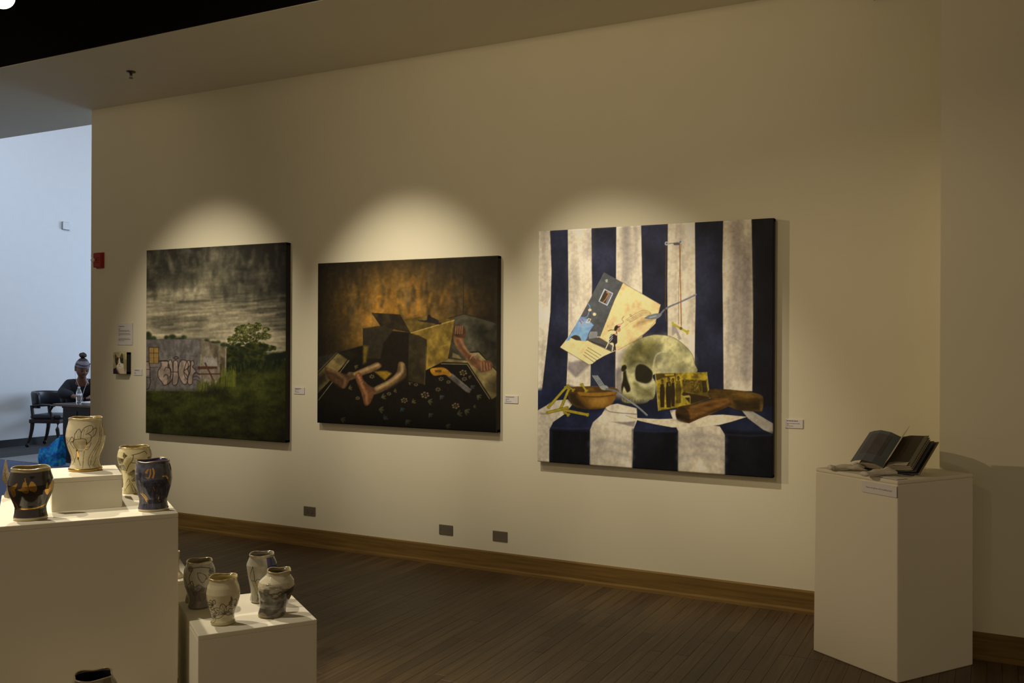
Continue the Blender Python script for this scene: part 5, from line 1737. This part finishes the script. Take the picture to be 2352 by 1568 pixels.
def sheet(prof, y0, y1, th, material, name, parent, ys=2):
    """A bent sheet: prof is a list of (w, n); extruded along the book height with a thickness."""
    n = len(prof)
    vs, fs = [], []
    for j in range(ys):
        y = y0 + (y1 - y0) * j / (ys - 1)
        for a, b in prof:
            vs.append((a, y, b))
        for i, (a, b) in enumerate(prof):
            a0, b0 = prof[max(i - 1, 0)]
            a1, b1 = prof[min(i + 1, n - 1)]
            d_ = Vector((a1 - a0, b1 - b0)).normalized()
            vs.append((a + d_.y * th, y, b - d_.x * th))
    m = 2 * n
    for j in range(ys - 1):
        for i in range(n - 1):
            fs.append((j * m + i, j * m + i + 1, (j + 1) * m + i + 1, (j + 1) * m + i))
            fs.append((j * m + n + i, (j + 1) * m + n + i, (j + 1) * m + n + i + 1, j * m + n + i + 1))
        fs.append((j * m, (j + 1) * m, (j + 1) * m + n, j * m + n))
        fs.append((j * m + n - 1, j * m + 2 * n - 1, (j + 1) * m + 2 * n - 1, (j + 1) * m + n - 1))
    for j in (0, ys - 1):
        for i in range(n - 1):
            fs.append((j * m + i, j * m + n + i, j * m + n + i + 1, j * m + i + 1))
    return MB().add(vs, fs).build(name, material, parent)


# boards
sheet([(0.012, 0.006), (0.09, 0.003), (BW + 0.018, 0.010)], 0, BH_ + 0.01, 0.004, M_cover, 'back_board', bk)
sheet([(BW + 0.012, 0.0115), (BW + 0.0185, 0.0115)], 0, BH_ + 0.01, 0.0035, M_tan, 'board_edge', bk)
sheet([(-BW * 0.8, 0.010), (-0.09, 0.004), (-0.012, 0.006)], 0, BH_ + 0.01, 0.004, M_cover, 'front_board', bk)
sheet([(-0.014, 0.004), (0.0, 0.001), (0.014, 0.004)], 0, BH_ + 0.01, 0.004, M_cover, 'spine', bk)
# loose dark leaf lying on the back board
sheet([(0.02, 0.010), (0.10, 0.014), (BW + 0.004, 0.024)], 0.004, BH_, 0.0015, M_slate2, 'endpaper', bk)
# right-hand block of leaves, fanned
for k in range(9):
    f = k / 8
    sheet([(0.006, 0.010 + 0.024 * f), (0.05, 0.020 + 0.028 * f), (0.12, 0.026 + 0.027 * f), (BW - 0.012 - 0.006 * ((k * 3) % 4) / 3, 0.032 + 0.025 * f)], 0.004 + 0.001 * (k % 3), BH_ - 0.002 * (k % 4), 0.0022,
          M_page if k < 8 else M_pagedark, 'leaf', bk)
sheet([(0.020, 0.0395), (0.06, 0.0515), (0.12, 0.0555), (BW - 0.03, 0.0588)], 0.004, 0.028, 0.0012, M_page, 'leaf_margin', bk)
# left-hand leaves and the raised slate leaf
for k in range(6):
    f = k / 5
    sheet([(-BW * 0.83 + 0.008 * (k % 3), 0.018 + 0.022 * f), (-0.10, 0.014 + 0.022 * f), (-0.05, 0.013 + 0.02 * f), (-0.006, 0.008 + 0.018 * f)], 0.004 + 0.001 * (k % 2), BH_ - 0.003 * (k % 3), 0.0022, M_page, 'leaf', bk)
sheet([(-0.170, 0.044), (-0.14, 0.057), (-0.10, 0.066), (-0.05, 0.058), (-0.004, 0.030)], 0.0, BH_ + 0.002, 0.0018, M_slate, 'slate_leaf', bk)
sheet([(-0.142, 0.0575), (-0.10, 0.0675), (-0.05, 0.0595), (-0.036, 0.051)], 0.055, BH_ - 0.022, 0.0012, M_slate2, 'printed_panel', bk)
# one leaf standing up
LEAF = (math.cos(R(50)), math.sin(R(50)))
sheet([(0.0, 0.034), (0.03 * LEAF[0], 0.034 + 0.034 * LEAF[1]), (0.065 * LEAF[0], 0.034 + 0.066 * LEAF[1]), (0.10 * LEAF[0], 0.034 + 0.10 * LEAF[1])], 0.0, BH_, 0.0014, M_page, 'standing_leaf', bk)
tag(bk, 'open slate-grey book with fanned pages propped on the white pedestal', 'book')
# clear stand
bs = empty('book_stand', (near.x, near.y, ZP))
gm = bpy.data.materials.new('clear_acrylic')
gm.use_nodes = True
gp_ = gm.node_tree.nodes['Principled BSDF']
gp_.inputs['Base Color'].default_value = (0.95, 0.93, 0.88, 1)
gp_.inputs['Transmission Weight'].default_value = 1.0
gp_.inputs['Roughness'].default_value = 0.03
gp_.inputs['IOR'].default_value = 1.2
BI = Matrix.Translation(-Vector((near.x, near.y, ZP))) @ BOOK
MB().box(-0.10, 0.006, -0.0105, 0.14, 0.20, -0.0062, BI).build('rest_plate', gm, bs)
pf = BI @ Vector((0.02, 0.20, -0.010))
for o_ in (-0.08, 0.12):
    a_ = BI @ Vector((o_, 0.19, -0.0110))
    MB().box(a_.x - 0.004, a_.y - 0.004, 0, a_.x + 0.004, a_.y + 0.004, a_.z - 0.001).build('prop', gm, bs)
tag(bs, 'clear acrylic stand holding up the open book', 'stand')

# ---- white cotton gloves
M_glove = mat('white_cotton', (0.66, 0.62, 0.52), 0.95, var=0.08, scale=40, bump=0.5, bscale=200, spec=0.1)


def glove(p0, p1, name, label, flip, seed):
    r_ = random.Random(seed)
    a = Vector((p0.x, p0.y, 0))
    b = Vector((p1.x, p1.y, 0))
    L = (b - a).length
    t = empty(name, (a.x, a.y, ZP), math.atan2((b - a).y, (b - a).x))
    verts, edges, rad = [], [], []

    def v(x, y, z, r0, prev=None):
        verts.append((x, y, z))
        rad.append(r0)
        if prev is not None:
            edges.append((prev, len(verts) - 1))
        return len(verts) - 1
    c0 = v(0.0, 0, 0.014, (0.026, 0.011))
    c1 = v(L * 0.14, 0.004, 0.013, (0.022, 0.011), c0)
    w0 = v(L * 0.28, 0.0, 0.018, (0.023, 0.014), c1)
    pm = v(L * 0.45, 0.004, 0.021, (0.028, 0.017), w0)
    for k, (dy, ln_, zz) in enumerate([(-0.026, 0.36, 0.010), (-0.009, 0.48, 0.016), (0.009, 0.45, 0.024), (0.025, 0.33, 0.012)]):
        k0 = v(L * 0.60, dy, 0.018, (0.011, 0.010), pm)
        k1 = v(L * (0.60 + ln_ * 0.35), dy * 1.25 + 0.008 * (r_.random() - .5), zz + 0.012, (0.0105, 0.0095), k0)
        v(L * (0.60 + ln_ * 0.75), dy * 1.4 + 0.014 * (r_.random() - .5), 0.011 + 0.006 * r_.random(), (0.0095, 0.0085), k1)
    t0 = v(L * 0.48, flip * 0.040, 0.015, (0.011, 0.010), pm)
    v(L * 0.70, flip * 0.055, 0.011, (0.0095, 0.009), t0)
    me = bpy.data.meshes.new('cotton_hand')
    me.from_pydata(verts, edges, [])
    o = link('cotton_hand', me, M_glove, t)
    s = o.modifiers.new('skin', 'SKIN')
    for i, sv in enumerate(me.skin_vertices[0].data):
        sv.radius = rad[i]
        sv.use_root = i == 0
    s.use_smooth_shade = True
    ss = o.modifiers.new('subsurf', 'SUBSURF')
    ss.levels = ss.render_levels = 2
    cf = MB().lathe([(0.027, -0.012), (0.029, -0.006), (0.029, 0.004), (0.026, 0.008)], 20, M=Matrix.Translation((0.0, 0, 0.0145)) @ Matrix.Rotation(R(90), 4, 'Y'), sx=0.42).build('cuff', M_glove, t, True)
    return tag(t, label, 'glove', 'white gloves on the book pedestal')


glove(on_top(1910, 1080), on_top(1988, 1081), 'cotton_glove', 'white cotton glove at the outer edge of the book pedestal', 1, 2)
glove(on_top(1988, 1095), on_top(2058, 1091), 'cotton_glove', 'white cotton glove lying right in front of the book', 1, 5)

# ================================================================== the atrium beyond the wall
M_vinyl = mat('black_vinyl', (0.020, 0.022, 0.030), 0.38, var=0.1, spec=0.5)
M_dwood = mat('dark_mahogany', (0.022, 0.013, 0.012), 0.4, var=0.25, stretch=(1, 1, 6))
M_olive = mat('olive_vinyl', (0.060, 0.056, 0.040), 0.5, var=0.1)
M_nail = mat('caster_metal', (0.25, 0.24, 0.22), 0.35, 0.9)


def captain_chair(loc, rz, uph, label):
    """Captain's chair: x forward, barrel back at -x."""
    t = empty('captain_chair', loc, rz)
    MB().box(-0.25, -0.26, 0.37, 0.27, 0.26, 0.43).build('seat_rail', M_dwood, t, bevel=0.01)
    MB().box(-0.24, -0.25, 0.43, 0.28, 0.25, 0.50).build('seat', uph, t, bevel=0.03, seg=4)
    # barrel back: a curved padded band
    vs, fs = [], []
    N = 18
    for k in range(N + 1):
        a = R(100) + R(160) * k / N
        for rr, z in ((0.27, 0.60), (0.31, 0.60), (0.335, 0.80), (0.325, 0.83), (0.285, 0.83), (0.275, 0.80)):
            vs.append((rr * math.cos(a) * 0.95 - 0.0, rr * math.sin(a) * 1.02, z + (0.0 if z < 0.7 else 0.02 * math.cos(a - math.pi))))
    for k in range(N):
        for j in range(6):
            fs.append((k * 6 + j, k * 6 + (j + 1) % 6, (k + 1) * 6 + (j + 1) % 6, (k + 1) * 6 + j))
    fs += [tuple(range(6)), tuple(N * 6 + j for j in reversed(range(6)))]
    MB().add(vs, fs).build('backrest', uph, t, True)
    for s in (-1, 1):
        MB().tube([(-0.16, s * 0.29, 0.64), (0.0, s * 0.31, 0.655), (0.14, s * 0.30, 0.65), (0.21, s * 0.285, 0.635)], [0.030, 0.030, 0.028, 0.026], 8, flat=0.55).build('armrest', M_dwood, t)
        MB().tube([(0.17, s * 0.28, 0.64), (0.11, s * 0.27, 0.56), (0.15, s * 0.255, 0.47), (0.17, s * 0.25, 0.38)], [0.020, 0.022, 0.026, 0.028], 8).build('arm_post', M_dwood, t)
        MB().tube([(-0.22, s * 0.23, 0.64), (-0.19, s * 0.23, 0.40)], 0.026, 8).build('back_post', M_dwood, t)
        for fx, kx in ((0.22, 0.03), (-0.21, -0.07)):
            MB().tube([(fx, s * 0.22, 0.40), (fx - 0.01, s * 0.22, 0.28), (fx + kx * 0.5, s * 0.225, 0.16), (fx + kx, s * 0.235, 0.065)], [0.034, 0.030, 0.026, 0.023], 8).build('leg', M_dwood, t)
            cst = MB().lathe([(0.012, 0.045), (0.018, 0.05), (0.018, 0.07)], 10, (fx + kx, s * 0.235, 0)).build('caster', M_nail, t)
            MB().lathe([(0.026, -0.011), (0.030, -0.006), (0.030, 0.006), (0.026, 0.011)], 14, M=Matrix.Translation((fx + kx - 0.012, s * 0.235, 0.030)) @ Matrix.Rotation(R(90), 4, 'X')).build('wheel', M_dwood, cst, True)
    return tag(t, label, 'chair')


c1 = captain_chair((-12.20, 3.36, 0.002), R(22), M_vinyl, 'empty black upholstered captain chair against the bright far wall')
c1.scale = (0.9, 0.9, 0.95)
c2 = captain_chair((-11.26, 3.02, 0.0025), R(-32), M_olive, 'olive upholstered chair the seated person sits in')

# ---- desk: dark top and panelled front
DX0, DY0 = -10.46, 2.23
t = empty('desk', (DX0, DY0, 0.0005))
MB().box(-0.16, -0.03, 0.715, 1.60, 0.80, 0.745).build('desk_top', mat('desk_top_wood', (0.035, 0.022, 0.016), 0.3, var=0.2), t, bevel=0.006)
MB().box(-0.16, -0.034, 0.719, 1.60, -0.030, 0.741).build('top_edge', mat('desk_edge_wood', (0.16, 0.09, 0.06), 0.45), t)
MB().box(0.0, 0.0, 0.0, 1.45, 0.03, 0.715).build('front_panel', M_dwood, t)
MB().box(0.0, 0.03, 0.0, 0.03, 0.74, 0.715).build('side_panel', M_dwood, t)
MB().box(1.42, 0.03, 0.0, 1.45, 0.74, 0.715).build('side_panel', M_dwood, t)
for k in range(5):
    MB().box(0.03 + 0.29 * k, -0.008, 0.06, 0.27 + 0.29 * k, 0.0, 0.66).build('raised_panel', M_dwood, t, bevel=0.004)
tag(t, 'dark wooden desk with a panelled front in the atrium', 'desk')


def at_y(px, py, y):
    d = _fw + _rt * ((px - 1176) / F_PX) - _up * ((py - 784) / F_PX)
    return CAM + d * ((y - CAM.y) / d.y)


ZT = 0.7455
# ---- water bottle
bp = at_y(181, 921, 2.36)
t = empty('water_bottle', (bp.x, bp.y, ZT))
gl = bpy.data.materials.new('clear_plastic')
gl.use_nodes = True
p = gl.node_tree.nodes['Principled BSDF']
p.inputs['Base Color'].default_value = (0.9, 0.95, 1.0, 1)
p.inputs['Transmission Weight'].default_value = 0.85
p.inputs['Roughness'].default_value = 0.08
p.inputs['IOR'].default_value = 1.2
n = gl.node_tree.nodes.new('ShaderNodeTexNoise')
n.inputs['Scale'].default_value = 90
bb = gl.node_tree.nodes.new('ShaderNodeBump')
bb.inputs['Strength'].default_value = 0.2
gl.node_tree.links.new(n.outputs['Fac'], bb.inputs['Height'])
gl.node_tree.links.new(bb.outputs['Normal'], p.inputs['Normal'])
MB().lathe([(0.026, 0), (0.034, 0.006), (0.034, 0.03), (0.031, 0.04), (0.034, 0.05), (0.033, 0.085), (0.034, 0.13), (0.033, 0.148), (0.024, 0.175), (0.014, 0.192), (0.0135, 0.205)], 24).build('bottle_body', gl, t, True)
MB().lathe([(0.0348, 0.088), (0.0348, 0.128)], 24).build('label_band', mat('bottle_label', (0.72, 0.72, 0.78), 0.6), t, True)
MB().lathe([(0.0155, 0.198), (0.0155, 0.214), (0.014, 0.216)], 16).build('cap', mat('bottle_cap', (0.8, 0.82, 0.85), 0.5), t)
tag(t, 'clear plastic water bottle standing on the dark desk', 'bottle')

# ---- papers on the desk
pp = at_y(199, 917, 2.55)
t = empty('paper_stack', (pp.x + 0.10, pp.y, ZT), R(6))
for k in range(3):
    MB().box(-0.14, -0.11, 0.004 * k, 0.14, 0.11, 0.004 * k + 0.0035).build('sheet', M_paper, t)
tag(t, 'white papers lying on the desk before the seated woman', 'papers')

# ---- blue shopping bag on the floor
gx = at_y(121, 1058, 2.02)
t = empty('shopping_bag', (gx.x, gx.y, 0.0008), R(12))
mb_ = bpy.data.materials.new('bag_print')
mb_.use_nodes = True
nt = mb_.node_tree
p = nt.nodes['Principled BSDF']
p.inputs['Roughness'].default_value = 0.4
tc = nt.nodes.new('ShaderNodeTexCoord')
n0 = nt.nodes.new('ShaderNodeTexNoise')
n0.inputs['Scale'].default_value = 11
n0.inputs['Detail'].default_value = 3
n0.inputs['Distortion'].default_value = 1.2
nt.links.new(tc.outputs['Object'], n0.inputs['Vector'])
rp = nt.nodes.new('ShaderNodeValToRGB')
rp.color_ramp.elements[0].position = 0.30
rp.color_ramp.elements[0].color = (0.015, 0.16, 0.10, 1)
rp.color_ramp.elements[1].position = 0.72
rp.color_ramp.elements[1].color = (0.30, 0.55, 0.62, 1)
for pos, c in ((0.42, (0.02, 0.18, 0.62, 1)), (0.52, (0.015, 0.36, 0.95, 1)), (0.62, (0.03, 0.55, 0.60, 1))):
    e = rp.color_ramp.elements.new(pos)
    e.color = c
nt.links.new(n0.outputs['Fac'], rp.inputs['Fac'])
nt.links.new(rp.outputs['Color'], p.inputs['Base Color'])
# body: x to the right, open top sloping up to the right where the handles pull
NB = 12
vs, fs = [], []
prof = []
for k in range(NB + 1):
    f = k / NB
    prof.append((-0.15 + 0.28 * f, 0.20 + 0.155 * f ** 1.6 + 0.012 * math.sin(9 * f)))
for (yo, sgn) in ((-0.075, 1), (0.075, -1)):
    for x_, zt in prof:
        vs.append((x_ * 0.92 + 0.006, yo * 1.05, 0.0))
        vs.append((x_ * 1.02, yo * 1.06, zt * 0.45))
        vs.append((x_, yo * (0.75 if zt < 0.3 else 0.35), zt))
m = 3 * (NB + 1)
for k in range(NB):
    for j in range(2):
        a = k * 3 + j
        fs.append((a, a + 3, a + 4, a + 1))
        fs.append((m + a, m + a + 1, m + a + 4, m + a + 3))
    fs.append((k * 3, m + k * 3, m + k * 3 + 3, k * 3 + 3))
for j in range(2):
    fs.append((j, j + 1, m + j + 1, m + j))
    q = NB * 3 + j
    fs.append((q, m + q, m + q + 1, q + 1))
bo = MB().add(vs, fs).build('bag_body', mb_, t)
so = bo.modifiers.new('solid', 'SOLIDIFY')
so.thickness = 0.003
for yo in (-0.03, 0.03):
    MB().tube([(-0.02, yo, 0.24), (0.02, yo * 0.6, 0.28), (0.09, yo * 0.5, 0.335), (0.13, yo, 0.36)], 0.006, 6).build('handle', mb_, t)
tag(t, 'blue and green patterned shopping bag on the carpet by the desk', 'bag')

# ---- seated woman, leaning over the desk
M_skin = mat('brown_skin', (0.21, 0.105, 0.062), 0.45, var=0.08)
M_top = mat('black_knit', (0.012, 0.013, 0.019), 0.85, var=0.2, scale=60)
M_hair = mat('dark_brown_hair', (0.030, 0.014, 0.008), 0.65, var=0.4, scale=60)
M_band = mat('mauve_headband', (0.185, 0.17, 0.20), 0.8, var=0.12, scale=50)
hd = at_y(189, 846, 3.05)       # head centre
sh = R(-32)                      # facing along the desk
t = empty('person', (hd.x - 0.20, hd.y, 0.0), sh)
c2.location = (hd.x - 0.26, hd.y + 0.17, 0.0025)
c2.scale = (0.80, 0.74, 1.0)


def loc_(p):                     # world -> her frame
    q = Matrix.Rotation(-sh, 3, 'Z') @ (Vector(p) - Vector(t.location))
    return q


H0 = loc_(hd)
sv_, se_, sr_ = [], [], []


def sk(x_, y_, z_, r0, prev=None, lists=None):
    vv_, ee_, rr_ = lists
    vv_.append((x_, y_, z_))
    rr_.append(r0 if isinstance(r0, tuple) else (r0, r0))
    if prev is not None:
        ee_.append((prev, len(vv_) - 1))
    return len(vv_) - 1


def skin_obj(name, lists, material, parent, lvl=2):
    me = bpy.data.meshes.new(name)
    me.from_pydata(lists[0], lists[1], [])
    o = link(name, me, material, parent)
    s = o.modifiers.new('skin', 'SKIN')
    s.use_smooth_shade = True
    for i, q in enumerate(me.skin_vertices[0].data):
        q.radius = lists[2][i]
        q.use_root = i == 0
    ss = o.modifiers.new('subsurf', 'SUBSURF')
    ss.levels = ss.render_levels = lvl
    return o


hx, hy, hz = H0
SHZ = hz - 0.245
BL_ = ([], [], [])
pel = sk(hx - 0.30, hy, 0.56, (0.15, 0.12), None, BL_)
sp1 = sk(hx - 0.27, hy, 0.70, (0.135, 0.11), pel, BL_)
sp2 = sk(hx - 0.18, hy, 0.86, (0.14, 0.115), sp1, BL_)
chs = sk(hx - 0.09, hy, SHZ - 0.02, (0.135, 0.105), sp2, BL_)
nk0 = sk(hx - 0.05, hy, SHZ + 0.07, 0.062, chs, BL_)
nk1 = sk(hx - 0.01, hy, hz - 0.07, 0.052, nk0, BL_)
sk(hx + 0.005, hy, hz + 0.0, 0.06, nk1, BL_)
for s in (-1, 1):
    s0 = sk(hx - 0.115, hy + s * 0.150, SHZ - 0.01, 0.050, chs, BL_)
    el = sk(hx + 0.02, hy + s * 0.25, 0.82, 0.046, s0, BL_)
    wr = sk(hx + 0.22, hy + s * 0.10, ZT + 0.040, 0.030, el, BL_)
    pa = sk(hx + 0.28, hy + s * 0.07, ZT + 0.030, (0.034, 0.018), wr, BL_)
    for k, dy in enumerate((-0.026, -0.009, 0.009, 0.025)):
        f0 = sk(hx + 0.32 + (0.0, 0.006, 0.004, -0.006)[k], hy + s * 0.06 + dy, ZT + 0.030, 0.0088, pa, BL_)
        f1 = sk(hx + 0.345, hy + s * 0.055 + dy * 1.1, ZT + 0.026, 0.0080, f0, BL_)
        sk(hx + 0.362, hy + s * 0.05 + dy * 1.1, ZT + 0.014, 0.0072, f1, BL_)
    t0 = sk(hx + 0.275, hy + s * 0.03, ZT + 0.026, 0.0100, pa, BL_)
    sk(hx + 0.305, hy + s * 0.022, ZT + 0.016, 0.0085, t0, BL_)
    hp = sk(hx - 0.28, hy + s * 0.10, 0.555, 0.105, pel, BL_)
    kn = sk(hx + 0.10, hy + s * 0.12, 0.555, 0.078, hp, BL_)
    an = sk(hx + 0.10, hy + s * 0.12, 0.11, 0.048, kn, BL_)
    he = sk(hx + 0.08, hy + s * 0.12, 0.052, 0.042, an, BL_)
    sk(hx + 0.22, hy + s * 0.13, 0.042, (0.040, 0.032), he, BL_)
body = skin_obj('body', BL_, M_skin, t)
# head: shaped ball with brow, nose, lips, chin and ears, bowed forward
NHU, NHV = 36, 28
vs = []
for j in range(NHV + 1):
    th = math.pi * j / NHV
    for i in range(NHU):
        ph = 2 * math.pi * i / NHU
        dx, dy, dz = math.sin(th) * math.cos(ph), math.sin(th) * math.sin(ph), math.cos(th)
        x_, y_, z_ = 0.098 * dx, 0.076 * dy, 0.125 * dz
        if dz < 0:
            y_ *= 1 - 0.32 * (-dz) ** 1.3
            x_ *= 1 - 0.12 * (-dz) if dx > 0 else 1 - 0.35 * (-dz)
            x_ += 0.012 * (-dz)
        if dx > 0.3:
            g_ = lambda a, b, c, d_: math.exp(-((dy - a) / c) ** 2 - ((dz - b) / d_) ** 2)
            x_ += 0.022 * g_(0, -0.20, 0.13, 0.16) + 0.009 * g_(0, -0.52, 0.22, 0.09) + 0.007 * g_(0, -0.78, 0.2, 0.12)
            x_ += 0.006 * g_(0.35, 0.16, 0.25, 0.08) + 0.006 * g_(-0.35, 0.16, 0.25, 0.08) - 0.010 * g_(0.35, 0.0, 0.16, 0.10) - 0.010 * g_(-0.35, 0.0, 0.16, 0.10)
            x_ += 0.006 * g_(0.5, -0.25, 0.2, 0.2) + 0.006 * g_(-0.5, -0.25, 0.2, 0.2)
        vs.append((x_, y_, z_))
fs = [(j * NHU + i, (j + 1) * NHU + i, (j + 1) * NHU + (i + 1) % NHU, j * NHU + (i + 1) % NHU) for j in range(NHV) for i in range(NHU)]
MH = Matrix.Translation(H0) @ Matrix.Rotation(R(12), 4, 'Z') @ Matrix.Rotation(R(20), 4, 'Y') @ Matrix.Scale(1.14, 4)
head = MB().add([MH @ Vector(v) for v in vs], fs)
for s in (-1, 1):
    head.lathe([(0.010, -0.004), (0.020, 0.0), (0.018, 0.008), (0.008, 0.010)], 12, M=MH @ Matrix.Translation((-0.005, s * 0.074, -0.01)) @ Matrix.Rotation(R(-90 * s), 4, 'X'), sx=0.75, sy=1.4)
head.build('head', M_skin, t, True)
for s in (-1, 1):
    MB().lathe([(0.002, -0.012), (0.011, -0.006), (0.013, 0), (0.011, 0.006), (0.002, 0.012)], 10, M=MH @ Matrix.Translation((0.082, s * 0.029, 0.002)), sy=1.2).build('eye', mat('eye_dark', (0.03, 0.02, 0.018), 0.3), t, True)
MB().tube([MH @ Vector((0.092, -0.024, -0.064)), MH @ Vector((0.106, 0, -0.063)), MH @ Vector((0.092, 0.024, -0.064))], [0.004, 0.008, 0.004], 8).build('lips', mat('lips', (0.12, 0.04, 0.032), 0.45), t, True)
for s in (-1, 1):
    MB().tube([MH @ Vector((0.092, s * 0.012, 0.024)), MH @ Vector((0.094, s * 0.03, 0.029)), MH @ Vector((0.082, s * 0.046, 0.024))], 0.0035, 6).build('eyebrow', M_hair, t)
# hair under a wide band, bun on top
vs2 = []
for j in range(13):
    th = math.pi * 0.56 * j / 12
    for i in range(28):
        ph = 2 * math.pi * i / 28
        k_ = 1.05 + 0.015 * math.sin(9 * ph)
        z_ = 0.128 * math.cos(th) * k_
        x_ = 0.100 * math.sin(th) * math.cos(ph) * k_
        z_ = max(z_, 0.075 if x_ > 0.02 else -0.02)
        vs2.append(MH @ Vector((x_ - 0.003, 0.079 * math.sin(th) * math.sin(ph) * k_, z_)))
fs2 = [(j * 28 + i, (j + 1) * 28 + i, (j + 1) * 28 + (i + 1) % 28, j * 28 + (i + 1) % 28) for j in range(12) for i in range(28)]
hair = MB().add(vs2, fs2).build('hair', M_hair, t, True)
bm_ = MB()
for i in range(7):
    a = i * 0.9
    bm_.lathe([(0.004, -0.030), (0.026, -0.016), (0.032, 0), (0.024, 0.018), (0.004, 0.028)], 12, M=MH @ Matrix.Translation((-0.035 + 0.014 * math.cos(a), 0.014 * math.sin(a), 0.158 + 0.005 * math.sin(3 * a))))
bm_.build('hair_bun', M_hair, t, True)
band = []
for k in range(33):
    a = 2 * math.pi * k / 32
    for rr, dz in ((1.06, -0.030), (1.09, -0.010), (1.085, 0.020), (1.03, 0.040)):
        zc = 0.062 + 0.012 * math.cos(a)
        s_ = math.sqrt(max(0.05, 1 - ((zc + dz) / 0.134) ** 2))
        band.append(MH @ Vector((0.101 * rr * s_ * math.cos(a), 0.080 * rr * s_ * math.sin(a), zc + dz)))
fb = [(k * 4 + j, (k + 1) * 4 + j, (k + 1) * 4 + j + 1, k * 4 + j + 1) for k in range(32) for j in range(3)]
MB().add(band, fb).build('headband', M_band, t, True)
# black top: shell around torso and arms, open at the chest
TL = ([], [], [])
q0 = sk(hx - 0.31, hy, 0.54, (0.20, 0.16), None, TL)
q1 = sk(hx - 0.28, hy, 0.70, (0.20, 0.165), q0, TL)
q2 = sk(hx - 0.20, hy, 0.85, (0.21, 0.165), q1, TL)
q3 = sk(hx - 0.145, hy, SHZ - 0.05, (0.20, 0.140), q2, TL)
for s in (-1, 1):
    s0 = sk(hx - 0.115, hy + s * 0.155, SHZ + 0.005, (0.100, 0.104), q3, TL)
    sb = sk(hx - 0.06, hy + s * 0.225, SHZ - 0.10, 0.095, s0, TL)
    el = sk(hx + 0.02, hy + s * 0.252, 0.825, 0.080, sb, TL)
    sk(hx + 0.19, hy + s * 0.125, ZT + 0.058, 0.052, el, TL)
skin_obj('black_top', TL, M_top, t)
# dark trousers and shoes
JL = ([], [], [])
j0 = sk(hx - 0.30, hy, 0.545, (0.17, 0.12), None, JL)
for s in (-1, 1):
    a_ = sk(hx - 0.28, hy + s * 0.10, 0.55, 0.118, j0, JL)
    b_ = sk(hx + 0.105, hy + s * 0.12, 0.555, 0.090, a_, JL)
    sk(hx + 0.10, hy + s * 0.12, 0.13, 0.062, b_, JL)
skin_obj('trousers', JL, mat('dark_trousers', (0.016, 0.016, 0.020), 0.85), t)
for s in (-1, 1):
    MB().box(hx + 0.03, hy + s * 0.125 - 0.05, 0.001, hx + 0.28, hy + s * 0.125 + 0.05, 0.085).build('shoe', mat('black_shoe', (0.012, 0.012, 0.012), 0.5), t, bevel=0.03, seg=3)
# white earphone cord
e0 = MH @ Vector((0.0, -0.080, -0.02))
e1 = MH @ Vector((0.0, 0.080, -0.02))
for e in (e0, e1):
    MB().tube([e, e + Vector((0.03, 0, -0.10)), Vector((hx + 0.02, hy + (e.y - hy) * 0.3, SHZ - 0.04)), Vector((hx + 0.045, hy, SHZ - 0.12)), Vector((hx + 0.08, hy, SHZ - 0.22))], 0.0026, 6).build('earphone_cord', mat('white_cord', (0.7, 0.7, 0.72), 0.5), t)
tag(t, 'seated person in a black top and mauve headband looking down at the desk', 'person')
